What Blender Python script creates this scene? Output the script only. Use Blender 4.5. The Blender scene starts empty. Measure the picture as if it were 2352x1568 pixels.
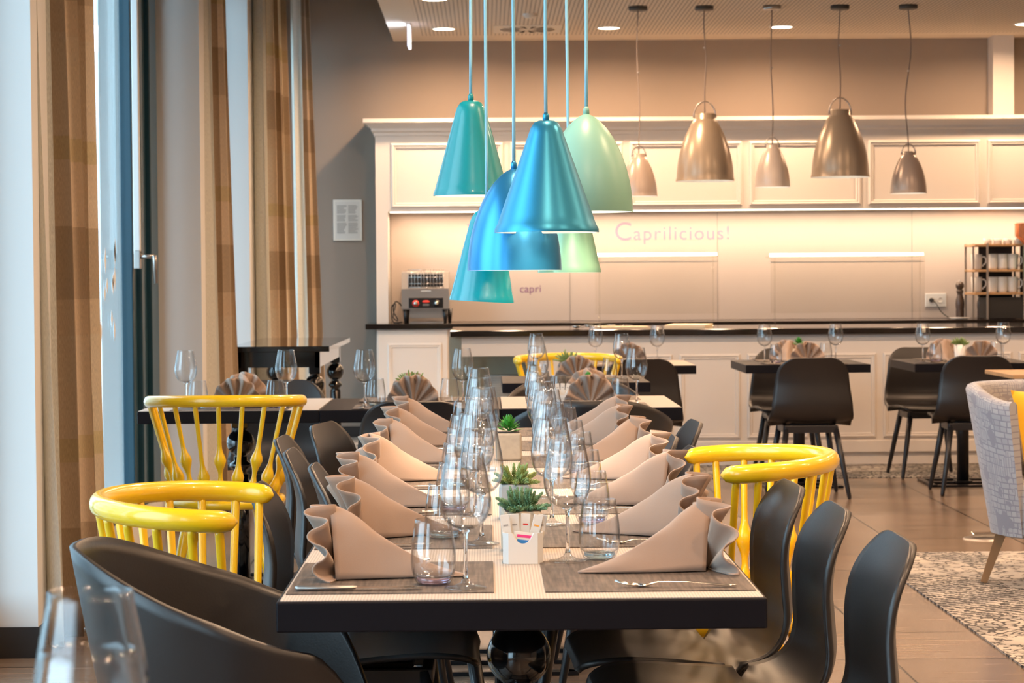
import bpy, bmesh, math, random
from mathutils import Vector, Matrix

PI = math.pi
R = math.radians
scene = bpy.context.scene
COL = scene.collection

# ------------------------------------------------------------------ camera
F_PX = 5100.0                     # focal length in pixels of a 2352 wide frame
EYE = 1.27
YAW, PITCH, ROLL = 61 / F_PX, 144 / F_PX, 0.0072
cam_d = bpy.data.cameras.new('camera')
cam = bpy.data.objects.new('camera', cam_d)
COL.objects.link(cam)
cam_d.sensor_width = 36
cam_d.lens = F_PX * 36 / 2352
cam_d.clip_end = 200
fwd = Vector((math.sin(YAW) * math.cos(PITCH), math.cos(YAW) * math.cos(PITCH), -math.sin(PITCH)))
right = fwd.cross(Vector((0, 0, 1))).normalized()
up = right.cross(fwd)
r2 = right * math.cos(ROLL) - up * math.sin(ROLL)
u2 = up * math.cos(ROLL) + right * math.sin(ROLL)
m = Matrix((r2, u2, -fwd)).transposed().to_4x4()
m.translation = (0, 0, EYE)
cam.matrix_world = m
cam_d.dof.use_dof = True
cam_d.dof.focus_distance = 5.2
cam_d.dof.aperture_fstop = 13
scene.camera = cam

# ------------------------------------------------------------------ view, world
scene.view_settings.view_transform = 'Standard'
scene.view_settings.look = 'None'
scene.view_settings.exposure = 0.12
scene.view_settings.gamma = 1.0
scene.view_settings.use_curve_mapping = False
scene.cycles.use_denoising = True
scene.cycles.max_bounces = 14
scene.cycles.transparent_max_bounces = 80
scene.cycles.transmission_bounces = 10
scene.cycles.glossy_bounces = 5
scene.cycles.diffuse_bounces = 5
scene.cycles.sample_clamp_indirect = 6.0
scene.cycles.caustics_reflective = False
scene.cycles.caustics_refractive = False

world = bpy.data.worlds.new('overcast_sky')
scene.world = world
world.use_nodes = True
bg = world.node_tree.nodes['Background']
bg.inputs[0].default_value = (0.60, 0.83, 1.0, 1)
bg.inputs[1].default_value = 7.0

WARM = (1.0, 0.64, 0.385)
WARM2 = (1.0, 0.72, 0.50)


def area(name, loc, size, power, color, rot=(0, 0, 0), size_y=None, shape=None, spread=None, portal=False):
    d = bpy.data.lights.new(name, 'AREA')
    d.energy = power
    d.color = color
    d.size = size
    d.shape = shape or ('RECTANGLE' if size_y else 'DISK')
    if size_y:
        d.size_y = size_y
    if spread:
        d.spread = spread
    o = bpy.data.objects.new(name, d)
    o.location = loc
    o.rotation_euler = rot
    COL.objects.link(o)
    if portal:
        d.cycles.is_portal = True
    return o


XW = -1.70           # window plane
YB = 17.9            # back wall
ZC = 3.18            # ceiling
# daylight enters through the openings of the window wall (sampling portals of the sky)
for (y0, y1) in ((-3.0, 1.8), (2.4, 7.0), (8.2, 11.5), (12.2, 14.1), (14.8, 17.6)):
    area('daylight_portal', (XW - 0.14, (y0 + y1) / 2, 1.75), y1 - y0, 1, (1, 1, 1), (0, R(-90), 0), 3.0, portal=True)

# ------------------------------------------------------------------ node helpers
MATS = {}


def new_mat(name):
    mt = bpy.data.materials.new(name)
    mt.use_nodes = True
    MATS[name] = mt
    return mt, mt.node_tree, mt.node_tree.nodes['Principled BSDF'], mt.node_tree.nodes['Material Output']


def pbr(name, col, rough=0.5, metal=0.0, coat=0.0, spec=0.5, noise=None, bump=None, emit=None, emit_s=1.0, sheen=0.0):
    mt, nt, b, out = new_mat(name)
    b.inputs['Base Color'].default_value = (*col, 1)
    b.inputs['Roughness'].default_value = rough
    b.inputs['Metallic'].default_value = metal
    b.inputs['Coat Weight'].default_value = coat
    b.inputs['Coat Roughness'].default_value = 0.08
    b.inputs['Specular IOR Level'].default_value = spec
    b.inputs['Sheen Weight'].default_value = sheen
    if noise:
        scale, amt = noise[0], noise[1]
        tc = nt.nodes.new('ShaderNodeTexCoord')
        mp = nt.nodes.new('ShaderNodeMapping')
        if len(noise) > 2:
            mp.inputs['Scale'].default_value = noise[2]
        n = nt.nodes.new('ShaderNodeTexNoise')
        n.inputs['Scale'].default_value = scale
        n.inputs['Detail'].default_value = 5
        mx = nt.nodes.new('ShaderNodeMix')
        mx.data_type = 'RGBA'
        mx.inputs[6].default_value = (*[c * (1 - amt) for c in col], 1)
        mx.inputs[7].default_value = (*[min(1, c * (1 + amt)) for c in col], 1)
        nt.links.new(tc.outputs['Object'], mp.inputs[0])
        nt.links.new(mp.outputs[0], n.inputs['Vector'])
        nt.links.new(n.outputs[0], mx.inputs[0])
        nt.links.new(mx.outputs[2], b.inputs['Base Color'])
    if bump:
        tc = nt.nodes.new('ShaderNodeTexCoord')
        mp = nt.nodes.new('ShaderNodeMapping')
        if len(bump) > 2:
            mp.inputs['Scale'].default_value = bump[2]
        n = nt.nodes.new('ShaderNodeTexNoise')
        n.inputs['Scale'].default_value = bump[0]
        n.inputs['Detail'].default_value = 4
        bp = nt.nodes.new('ShaderNodeBump')
        bp.inputs['Strength'].default_value = bump[1]
        bp.inputs['Distance'].default_value = 0.002
        nt.links.new(tc.outputs['Object'], mp.inputs[0])
        nt.links.new(mp.outputs[0], n.inputs['Vector'])
        nt.links.new(n.outputs[0], bp.inputs['Height'])
        nt.links.new(bp.outputs[0], b.inputs['Normal'])
    if emit:
        b.inputs['Emission Color'].default_value = (*emit, 1)
        b.inputs['Emission Strength'].default_value = emit_s
    return mt


def glassy(name, tint=(0.97, 0.98, 0.98), edge=(0.72, 0.75, 0.77), refl=0.55, base=0.045, rough=0.0):
    """thin clear glass: transparent where seen square on, darker and more mirror-like at grazing angles"""
    mt, nt, b, out = new_mat(name)
    nt.nodes.remove(b)
    lw = nt.nodes.new('ShaderNodeLayerWeight')
    lw.inputs[0].default_value = 0.5
    pw = nt.nodes.new('ShaderNodeMath')
    pw.operation = 'POWER'
    pw.inputs[1].default_value = 3.6
    nt.links.new(lw.outputs['Facing'], pw.inputs[0])
    mx = nt.nodes.new('ShaderNodeMix')
    mx.data_type = 'RGBA'
    mx.inputs[6].default_value = (*tint, 1)
    mx.inputs[7].default_value = (*edge, 1)
    nt.links.new(pw.outputs[0], mx.inputs[0])
    tr = nt.nodes.new('ShaderNodeBsdfTransparent')
    nt.links.new(mx.outputs[2], tr.inputs[0])
    gl = nt.nodes.new('ShaderNodeBsdfGlossy')
    gl.inputs['Roughness'].default_value = rough
    ml = nt.nodes.new('ShaderNodeMath')
    ml.operation = 'MULTIPLY_ADD'
    ml.use_clamp = True
    ml.inputs[1].default_value = refl
    ml.inputs[2].default_value = base
    nt.links.new(pw.outputs[0], ml.inputs[0])
    ms = nt.nodes.new('ShaderNodeMixShader')
    nt.links.new(ml.outputs[0], ms.inputs[0])
    nt.links.new(tr.outputs[0], ms.inputs[1])
    nt.links.new(gl.outputs[0], ms.inputs[2])
    nt.links.new(ms.outputs[0], out.inputs[0])
    return mt


def N(nt, kind, **kw):
    n = nt.nodes.new(kind)
    for k, v in kw.items():
        setattr(n, k, v)
    return n


def ramp(nt, pts, interp='LINEAR'):
    r = nt.nodes.new('ShaderNodeValToRGB')
    r.color_ramp.interpolation = interp
    e = r.color_ramp.elements
    while len(e) < len(pts):
        e.new(0.5)
    for i, (p, c) in enumerate(pts):
        e[i].position = p
        e[i].color = (*c, 1) if len(c) == 3 else c
    return r


# plain materials
pbr('yellow_paint', (0.88, 0.555, 0.010), 0.28, coat=0.5)
pbr('black_shell', (0.014, 0.012, 0.012), 0.38, spec=0.55, noise=(3, 0.25), bump=(240, 0.10))
pbr('black_wood', (0.016, 0.015, 0.017), 0.34, noise=(14, 0.3, (1, 1, 0.1)), bump=(30, 0.15, (1, 1, 0.1)))
pbr('black_table', (0.006, 0.0055, 0.008), 0.45, spec=0.14, noise=(5, 0.3), bump=(60, 0.12, (0.1, 1, 1)))
pbr('black_gloss', (0.004, 0.004, 0.005), 0.10, coat=0.6)
pbr('black_metal', (0.012, 0.012, 0.014), 0.3, metal=0.2)
pbr('steel', (0.62, 0.60, 0.57), 0.16, metal=1.0)
pbr('brushed_steel', (0.42, 0.40, 0.38), 0.33, metal=0.9)
pbr('white_ceramic', (0.72, 0.715, 0.69), 0.18, coat=0.3)
pbr('white_paint', (0.78, 0.74, 0.67), 0.42)
pbr('cabinet_paint', (0.74, 0.68, 0.62), 0.40)
pbr('splash_panel', (0.58, 0.50, 0.44), 0.30)
pbr('pier_paint', (0.72, 0.72, 0.71), 0.75)
pbr('baseboard_paint', (0.018, 0.017, 0.018), 0.45)
pbr('wall_paint', (0.29, 0.235, 0.195), 0.85)
pbr('upper_ceiling_paint', (0.42, 0.37, 0.32), 0.9)
pbr('frame_paint', (0.012, 0.055, 0.085), 0.35)
pbr('frame_light', (0.70, 0.72, 0.72), 0.35)
pbr('olive_panel', (0.50, 0.47, 0.36), 0.6)
pbr('counter_stone', (0.012, 0.009, 0.008), 0.10, coat=0.3)
pbr('napkin_cloth', (0.32, 0.222, 0.165), 0.80, sheen=0.3, bump=(900, 0.12))
pbr('cushion_felt', (0.18, 0.22, 0.25), 0.95, noise=(260, 0.35), sheen=0.4)
pbr('cord_blue', (0.30, 0.60, 0.74), 0.6)
pbr('lamp_teal', (0.0, 0.24, 0.27), 0.33, coat=0.2)
pbr('lamp_blue', (0.03, 0.27, 0.44), 0.34, metal=0.6)
pbr('lamp_deep_blue', (0.03, 0.25, 0.50), 0.30, metal=0.6)
pbr('lamp_turquoise', (0.0, 0.27, 0.34), 0.27, coat=0.2)
pbr('lamp_mint', (0.25, 0.50, 0.41), 0.35)
pbr('lamp_mint_small', (0.20, 0.42, 0.30), 0.28, metal=0.2)
pbr('lamp_inner', (0.9, 0.9, 0.88), 0.5)
pbr('bulb_glow', (1, 1, 1), 0.5, emit=(1, 0.86, 0.68), emit_s=9)
pbr('lamp_taupe_small', (0.44, 0.35, 0.29), 0.30, metal=0.2)
pbr('lamp_taupe', (0.36, 0.285, 0.21), 0.30, metal=0.3)
pbr('lamp_taupe_pale', (0.64, 0.54, 0.46), 0.32, metal=0.15)
pbr('cord_grey', (0.20, 0.16, 0.14), 0.7)
pbr('canopy_dark', (0.05, 0.045, 0.04), 0.5)
pbr('downlight_glow', (1, 1, 1), 0.5, emit=(1, 0.80, 0.58), emit_s=16)
pbr('led_glow', (1, 1, 1), 0.5, emit=(1, 0.80, 0.56), emit_s=5)
pbr('sign_glow', (0.9, 0.9, 1.0), 0.4, emit=(0.80, 0.82, 1.0), emit_s=1.6)
pbr('concrete_pot', (0.44, 0.36, 0.27), 0.85, noise=(60, 0.18))
pbr('grey_pot', (0.40, 0.43, 0.44), 0.7)
pbr('soil', (0.03, 0.022, 0.015), 0.95)
pbr('leaf_bright', (0.05, 0.27, 0.035), 0.35, noise=(30, 0.4))
pbr('leaf_pale', (0.30, 0.40, 0.15), 0.5, noise=(140, 0.75))
pbr('leaf_blue', (0.15, 0.28, 0.15), 0.5, noise=(140, 0.8))
pbr('paper', (0.68, 0.65, 0.60), 0.7)
pbr('paper_cream', (0.80, 0.66, 0.46), 0.7)
pbr('print_pink', (0.72, 0.04, 0.22), 0.6)
pbr('print_blue', (0.03, 0.22, 0.60), 0.6)
pbr('print_red', (0.60, 0.04, 0.03), 0.6)
pbr('print_orange', (0.8, 0.35, 0.05), 0.6)
pbr('print_grey', (0.33, 0.31, 0.29), 0.7)
pbr('ink_pink', (0.85, 0.28, 0.40), 0.6)
pbr('ink_purple', (0.27, 0.13, 0.25), 0.6)
pbr('oak', (0.42, 0.25, 0.12), 0.5, noise=(10, 0.3, (1, 1, 0.1)))
pbr('walnut_leg', (0.30, 0.17, 0.08), 0.4, noise=(12, 0.3, (1, 1, 0.1)))
pbr('dark_oak', (0.04, 0.022, 0.014), 0.35, coat=0.3)
pbr('yellow_felt', (0.85, 0.48, 0.02), 0.9, sheen=0.3)
pbr('dark_recess', (0.02, 0.017, 0.015), 0.6)
pbr('copper', (0.75, 0.35, 0.22), 0.25, metal=1.0)
pbr('green_plastic', (0.02, 0.50, 0.16), 0.4)
pbr('snow', (0.82, 0.85, 0.87), 0.9)
pbr('street', (0.30, 0.33, 0.35), 0.9, noise=(1.5, 0.3))
pbr('far_facade', (0.62, 0.68, 0.70), 0.9, noise=(0.8, 0.2))
pbr('window_dark', (0.05, 0.07, 0.09), 0.2)
pbr('rubber', (0.02, 0.02, 0.02), 0.7)
glassy('clear_glass', tint=(0.985, 0.988, 0.99), edge=(0.34, 0.36, 0.38), refl=0.8, base=0.055)
def solid_glass(name, col):
    mt, nt, b, out = new_mat(name)
    b.inputs['Base Color'].default_value = (*col, 1)
    b.inputs['Roughness'].default_value = 0.0
    b.inputs['IOR'].default_value = 1.5
    b.inputs['Transmission Weight'].default_value = 1.0
solid_glass('stem_glass', (0.97, 0.98, 0.98))
solid_glass('blue_glass_base', (0.62, 0.85, 0.95))
solid_glass('purple_glass_base', (0.80, 0.66, 0.90))
glassy('foot_glass', tint=(0.95, 0.955, 0.96), edge=(0.8, 0.8, 0.82), refl=0.5, base=0.16)
glassy('window_glass', tint=(0.95, 0.98, 0.99), edge=(0.75, 0.85, 0.88), refl=0.6, base=0.03)
glassy('screen_glass', tint=(0.975, 0.97, 0.955), edge=(0.9, 0.9, 0.85), refl=0.4, base=0.03)


# floor: large dark glazed planks/tiles with fine joints
def mat_floor():
    mt, nt, b, out = new_mat('floor_tile')
    tc = N(nt, 'ShaderNodeTexCoord')
    mp = N(nt, 'ShaderNodeMapping')
    mp.inputs['Location'].default_value = (-1.34, -7.875, 0)
    br = N(nt, 'ShaderNodeTexBrick')
    br.offset = 0.0
    br.inputs['Scale'].default_value = 1
    br.inputs['Brick Width'].default_value = 0.6
    br.inputs['Row Height'].default_value = 0.56
    br.inputs['Mortar Size'].default_value = 0.006
    br.inputs['Mortar Smooth'].default_value = 0.3
    br.inputs['Color1'].default_value = (0.21, 0.15, 0.108, 1)
    br.inputs['Color2'].default_value = (0.175, 0.127, 0.093, 1)
    br.inputs['Mortar'].default_value = (0.012, 0.010, 0.008, 1)
    nt.links.new(tc.outputs['Object'], mp.inputs[0])
    nt.links.new(mp.outputs[0], br.inputs['Vector'])
    mp2 = N(nt, 'ShaderNodeMapping')
    mp2.inputs['Scale'].default_value = (1.2, 16, 1)
    no = N(nt, 'ShaderNodeTexNoise')
    no.inputs['Scale'].default_value = 2.2
    no.inputs['Detail'].default_value = 6
    nt.links.new(tc.outputs['Object'], mp2.inputs[0])
    nt.links.new(mp2.outputs[0], no.inputs['Vector'])
    rp = ramp(nt, [(0.3, (0.72, 0.72, 0.72)), (0.7, (1.3, 1.3, 1.3))])
    nt.links.new(no.outputs[0], rp.inputs[0])
    mx = N(nt, 'ShaderNodeMix', data_type='RGBA', blend_type='MULTIPLY')
    mx.inputs[0].default_value = 1
    nt.links.new(br.outputs[0], mx.inputs[6])
    nt.links.new(rp.outputs[0], mx.inputs[7])
    nt.links.new(mx.outputs[2], b.inputs['Base Color'])
    b.inputs['Roughness'].default_value = 0.24
    b.inputs['Specular IOR Level'].default_value = 0.6
    bp = N(nt, 'ShaderNodeBump')
    bp.inputs['Strength'].default_value = 0.08
    bp.inputs['Distance'].default_value = 0.002
    nt.links.new(no.outputs[0], bp.inputs['Height'])
    nt.links.new(bp.outputs[0], b.inputs['Normal'])


def mat_patchwork():
    """printed patchwork carpet / tile: pale ground with black ornament that changes from patch to patch"""
    mt, nt, b, out = new_mat('patchwork')
    tc = N(nt, 'ShaderNodeTexCoord')
    patch = N(nt, 'ShaderNodeTexVoronoi', feature='F1', distance='CHEBYCHEV')
    patch.inputs['Scale'].default_value = 1.8
    patch.inputs['Randomness'].default_value = 0.6
    nt.links.new(tc.outputs['Object'], patch.inputs['Vector'])
    v = N(nt, 'ShaderNodeTexVoronoi', feature='DISTANCE_TO_EDGE')
    v.inputs['Scale'].default_value = 26
    nt.links.new(tc.outputs['Object'], v.inputs['Vector'])
    w = N(nt, 'ShaderNodeTexWave', wave_type='BANDS', bands_direction='DIAGONAL')
    w.inputs['Scale'].default_value = 9
    w.inputs['Distortion'].default_value = 6
    w.inputs['Detail Scale'].default_value = 5
    nt.links.new(tc.outputs['Object'], w.inputs['Vector'])
    n = N(nt, 'ShaderNodeTexNoise')
    n.inputs['Scale'].default_value = 20
    n.inputs['Detail'].default_value = 3
    nt.links.new(tc.outputs['Object'], n.inputs['Vector'])
    sep = N(nt, 'ShaderNodeSeparateColor')
    nt.links.new(patch.outputs['Color'], sep.inputs[0])
    r1 = ramp(nt, [(0.0, (0, 0, 0)), (0.10, (1, 1, 1))], 'CONSTANT')
    nt.links.new(v.outputs['Distance'], r1.inputs[0])
    r2_ = ramp(nt, [(0.0, (0, 0, 0)), (0.52, (1, 1, 1))], 'CONSTANT')
    nt.links.new(w.outputs[1], r2_.inputs[0])
    r3 = ramp(nt, [(0.0, (1, 1, 1)), (0.53, (0, 0, 0)), (0.6, (1, 1, 1))], 'CONSTANT')
    nt.links.new(n.outputs[0], r3.inputs[0])
    s1 = N(nt, 'ShaderNodeMath', operation='GREATER_THAN')
    s1.inputs[1].default_value = 0.36
    nt.links.new(sep.outputs[0], s1.inputs[0])
    s2 = N(nt, 'ShaderNodeMath', operation='GREATER_THAN')
    s2.inputs[1].default_value = 0.6
    nt.links.new(sep.outputs[1], s2.inputs[0])
    m1 = N(nt, 'ShaderNodeMix', data_type='RGBA')
    nt.links.new(s1.outputs[0], m1.inputs[0])
    nt.links.new(r1.outputs[0], m1.inputs[6])
    nt.links.new(r2_.outputs[0], m1.inputs[7])
    m2 = N(nt, 'ShaderNodeMix', data_type='RGBA')
    nt.links.new(s2.outputs[0], m2.inputs[0])
    nt.links.new(m1.outputs[2], m2.inputs[6])
    nt.links.new(r3.outputs[0], m2.inputs[7])
    n2 = N(nt, 'ShaderNodeTexNoise')
    n2.inputs['Scale'].default_value = 5
    nt.links.new(tc.outputs['Object'], n2.inputs['Vector'])
    pale = ramp(nt, [(0.35, (0.50, 0.45, 0.39)), (0.65, (0.30, 0.28, 0.26))])
    nt.links.new(n2.outputs[0], pale.inputs[0])
    m3 = N(nt, 'ShaderNodeMix', data_type='RGBA')
    m3.inputs[6].default_value = (0.045, 0.042, 0.042, 1)
    nt.links.new(m2.outputs[2], m3.inputs[0])
    nt.links.new(pale.outputs[0], m3.inputs[7])
    nt.links.new(m3.outputs[2], b.inputs['Base Color'])
    b.inputs['Roughness'].default_value = 0.85


def mat_plaid():
    """big-check curtain cloth, slightly see-through (uv: metres along hem, metres up)"""
    mt, nt, b, out = new_mat('plaid_curtain')
    uv = N(nt, 'ShaderNodeUVMap')
    sp = N(nt, 'ShaderNodeSeparateXYZ')
    nt.links.new(uv.outputs[0], sp.inputs[0])
    fu = N(nt, 'ShaderNodeMath', operation='MULTIPLY')
    fu.inputs[1].default_value = 1 / 0.62
    nt.links.new(sp.outputs[0], fu.inputs[0])
    fu2 = N(nt, 'ShaderNodeMath', operation='FRACT')
    nt.links.new(fu.outputs[0], fu2.inputs[0])
    fv = N(nt, 'ShaderNodeMath', operation='MULTIPLY')
    fv.inputs[1].default_value = 1 / 1.06
    nt.links.new(sp.outputs[1], fv.inputs[0])
    fv2 = N(nt, 'ShaderNodeMath', operation='FRACT')
    nt.links.new(fv.outputs[0], fv2.inputs[0])
    ru = ramp(nt, [(0.0, (1.0, 1.0, 1.0)), (0.5, (0.52, 0.46, 0.40))], 'CONSTANT')
    nt.links.new(fu2.outputs[0], ru.inputs[0])
    rv = ramp(nt, [(0.0, (0.80, 0.66, 0.49)), (0.12, (0.66, 0.53, 0.38)), (0.36, (0.86, 0.72, 0.55)), (0.58, (0.76, 0.64, 0.41)), (0.66, (0.82, 0.70, 0.54))], 'CONSTANT')
    nt.links.new(fv2.outputs[0], rv.inputs[0])
    mu = N(nt, 'ShaderNodeMix', data_type='RGBA', blend_type='MULTIPLY')
    mu.inputs[0].default_value = 1
    nt.links.new(rv.outputs[0], mu.inputs[6])
    nt.links.new(ru.outputs[0], mu.inputs[7])
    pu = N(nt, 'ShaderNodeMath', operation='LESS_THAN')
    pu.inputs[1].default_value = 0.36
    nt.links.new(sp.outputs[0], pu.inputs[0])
    mlit = N(nt, 'ShaderNodeMix', data_type='RGBA')
    mlit.inputs[7].default_value = (0.80, 0.80, 0.74, 1)  # window light on the first folds, painted into the cloth as a pale band
    nt.links.new(pu.outputs[0], mlit.inputs[0])
    nt.links.new(mu.outputs[2], mlit.inputs[6])
    mu = mlit
    # fine linen weave
    mp = N(nt, 'ShaderNodeMapping')
    mp.inputs['Scale'].default_value = (500, 60, 1)
    no = N(nt, 'ShaderNodeTexNoise')
    no.inputs['Scale'].default_value = 1
    nt.links.new(uv.outputs[0], mp.inputs[0])
    nt.links.new(mp.outputs[0], no.inputs['Vector'])
    rw = ramp(nt, [(0.3, (0.82, 0.82, 0.82)), (0.7, (1.12, 1.12, 1.12))])
    nt.links.new(no.outputs[0], rw.inputs[0])
    m2 = N(nt, 'ShaderNodeMix', data_type='RGBA', blend_type='MULTIPLY')
    m2.inputs[0].default_value = 1
    nt.links.new(mu.outputs[2], m2.inputs[6])
    nt.links.new(rw.outputs[0], m2.inputs[7])
    nt.links.new(m2.outputs[2], b.inputs['Base Color'])
    b.inputs['Roughness'].default_value = 0.9
    tl = N(nt, 'ShaderNodeBsdfTranslucent')
    nt.links.new(m2.outputs[2], tl.inputs[0])
    ms = N(nt, 'ShaderNodeMixShader')
    ms.inputs[0].default_value = 0.32
    nt.links.new(b.outputs[0], ms.inputs[1])
    nt.links.new(tl.outputs[0], ms.inputs[2])
    nt.links.new(ms.outputs[0], out.inputs[0])


def mat_ceiling():
    mt, nt, b, out = new_mat('slotted_ceiling')
    tc = N(nt, 'ShaderNodeTexCoord')
    sp = N(nt, 'ShaderNodeSeparateXYZ')
    nt.links.new(tc.outputs['Object'], sp.inputs[0])
    a = N(nt, 'ShaderNodeMath', operation='MULTIPLY')
    a.inputs[1].default_value = 1 / 0.030
    nt.links.new(sp.outputs[0], a.inputs[0])
    f = N(nt, 'ShaderNodeMath', operation='FRACT')
    nt.links.new(a.outputs[0], f.inputs[0])
    g = N(nt, 'ShaderNodeMath', operation='LESS_THAN')
    g.inputs[1].default_value = 0.36
    nt.links.new(f.outputs[0], g.inputs[0])
    h = N(nt, 'ShaderNodeMath', operation='GREATER_THAN')
    h.inputs[1].default_value = -0.50
    nt.links.new(sp.outputs[0], h.inputs[0])
    h2 = N(nt, 'ShaderNodeMath', operation='LESS_THAN')
    h2.inputs[1].default_value = 17.5
    nt.links.new(sp.outputs[1], h2.inputs[0])
    mm = N(nt, 'ShaderNodeMath', operation='MULTIPLY')
    nt.links.new(g.outputs[0], mm.inputs[0])
    nt.links.new(h.outputs[0], mm.inputs[1])
    mm2 = N(nt, 'ShaderNodeMath', operation='MULTIPLY')
    nt.links.new(mm.outputs[0], mm2.inputs[0])
    nt.links.new(h2.outputs[0], mm2.inputs[1])
    mx = N(nt, 'ShaderNodeMix', data_type='RGBA')
    mx.inputs[6].default_value = (0.74, 0.66, 0.56, 1)
    mx.inputs[7].default_value = (0.44, 0.39, 0.33, 1)
    nt.links.new(mm2.outputs[0], mx.inputs[0])
    nt.links.new(mx.outputs[2], b.inputs['Base Color'])
    b.inputs['Roughness'].default_value = 0.9


def mat_pinstripe():
    mt, nt, b, out = new_mat('pinstripe_cloth')
    tc = N(nt, 'ShaderNodeTexCoord')
    sp = N(nt, 'ShaderNodeSeparateXYZ')
    nt.links.new(tc.outputs['Object'], sp.inputs[0])
    a = N(nt, 'ShaderNodeMath', operation='MULTIPLY')
    a.inputs[1].default_value = 1 / 0.0052
    nt.links.new(sp.outputs[0], a.inputs[0])
    f = N(nt, 'ShaderNodeMath', operation='FRACT')
    nt.links.new(a.outputs[0], f.inputs[0])
    r = ramp(nt, [(0.0, (0.52, 0.45, 0.385)), (0.45, (0.52, 0.45, 0.385)), (0.6, (0.40, 0.34, 0.285)), (0.95, (0.40, 0.34, 0.285))])
    nt.links.new(f.outputs[0], r.inputs[0])
    nt.links.new(r.outputs[0], b.inputs['Base Color'])
    b.inputs['Roughness'].default_value = 0.65


def mat_mat():
    mt, nt, b, out = new_mat('woven_placemat')
    tc = N(nt, 'ShaderNodeTexCoord')
    n1 = N(nt, 'ShaderNodeTexNoise')
    n1.inputs['Scale'].default_value = 1
    mp = N(nt, 'ShaderNodeMapping')
    mp.inputs['Scale'].default_value = (12, 420, 1)
    nt.links.new(tc.outputs['Object'], mp.inputs[0])
    nt.links.new(mp.outputs[0], n1.inputs['Vector'])
    mp2 = N(nt, 'ShaderNodeMapping')
    mp2.inputs['Scale'].default_value = (160, 9, 1)
    n2 = N(nt, 'ShaderNodeTexNoise')
    n2.inputs['Scale'].default_value = 1
    nt.links.new(tc.outputs['Object'], mp2.inputs[0])
    nt.links.new(mp2.outputs[0], n2.inputs['Vector'])
    mul = N(nt, 'ShaderNodeMath', operation='MULTIPLY')
    nt.links.new(n1.outputs[0], mul.inputs[0])
    nt.links.new(n2.outputs[0], mul.inputs[1])
    r = ramp(nt, [(0.16, (0.052, 0.038, 0.030)), (0.38, (0.165, 0.125, 0.098))])
    nt.links.new(mul.outputs[0], r.inputs[0])
    nt.links.new(r.outputs[0], b.inputs['Base Color'])
    b.inputs['Roughness'].default_value = 0.55


def mat_armchair():
    """grey upholstery printed with a street-map like grid of pale blocks"""
    mt, nt, b, out = new_mat('printed_upholstery')
    tc = N(nt, 'ShaderNodeTexCoord')
    v = N(nt, 'ShaderNodeTexBrick')
    v.offset = 0.12
    v.squash = 1.6
    v.squash_frequency = 3
    v.inputs['Scale'].default_value = 1
    v.inputs['Brick Width'].default_value = 0.034
    v.inputs['Row Height'].default_value = 0.026
    v.inputs['Mortar Size'].default_value = 0.0028
    v.inputs['Color1'].default_value = (0.40, 0.40, 0.42, 1)
    v.inputs['Color2'].default_value = (0.33, 0.33, 0.36, 1)
    v.inputs['Mortar'].default_value = (0.23, 0.23, 0.27, 1)
    uv = N(nt, 'ShaderNodeUVMap')
    nz = N(nt, 'ShaderNodeTexNoise')
    nz.inputs['Scale'].default_value = 7
    nt.links.new(uv.outputs[0], nz.inputs['Vector'])
    ad = N(nt, 'ShaderNodeVectorMath', operation='MULTIPLY_ADD')
    ad.inputs[1].default_value = (0.02, 0.02, 0.0)
    nt.links.new(nz.outputs[1], ad.inputs[0])
    nt.links.new(uv.outputs[0], ad.inputs[2])
    nt.links.new(ad.outputs[0], v.inputs['Vector'])
    n = N(nt, 'ShaderNodeTexVoronoi', distance='MANHATTAN')
    n.inputs['Scale'].default_value = 17
    nt.links.new(uv.outputs[0], n.inputs['Vector'])
    sc = N(nt, 'ShaderNodeSeparateColor')
    nt.links.new(n.outputs['Color'], sc.inputs[0])
    gt = N(nt, 'ShaderNodeMath', operation='GREATER_THAN')
    gt.inputs[1].default_value = 0.78
    nt.links.new(sc.outputs[0], gt.inputs[0])
    mx = N(nt, 'ShaderNodeMix', data_type='RGBA')
    v2 = N(nt, 'ShaderNodeTexBrick')
    v2.offset = 0.0
    v2.inputs['Scale'].default_value = 1
    v2.inputs['Brick Width'].default_value = 0.014
    v2.inputs['Row Height'].default_value = 0.048
    v2.inputs['Mortar Size'].default_value = 0.0016
    for nm in ('Color1', 'Color2', 'Mortar'):
        v2.inputs[nm].default_value = v.inputs[nm].default_value[:]
    nt.links.new(ad.outputs[0], v2.inputs['Vector'])
    g2 = N(nt, 'ShaderNodeMath', operation='GREATER_THAN')
    g2.inputs[1].default_value = 0.55
    nt.links.new(sc.outputs[1], g2.inputs[0])
    mb2 = N(nt, 'ShaderNodeMix', data_type='RGBA')
    nt.links.new(g2.outputs[0], mb2.inputs[0])
    nt.links.new(v.outputs[0], mb2.inputs[6])
    nt.links.new(v2.outputs[0], mb2.inputs[7])
    nt.links.new(gt.outputs[0], mx.inputs[0])
    nt.links.new(mb2.outputs[2], mx.inputs[6])
    mx.inputs[7].default_value = (0.25, 0.25, 0.29, 1)
    nt.links.new(mx.outputs[2], b.inputs['Base Color'])
    b.inputs['Roughness'].default_value = 0.9
    b.inputs['Sheen Weight'].default_value = 0.3


mat_floor(); mat_patchwork(); mat_plaid(); mat_ceiling(); mat_pinstripe(); mat_mat(); mat_armchair()


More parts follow.
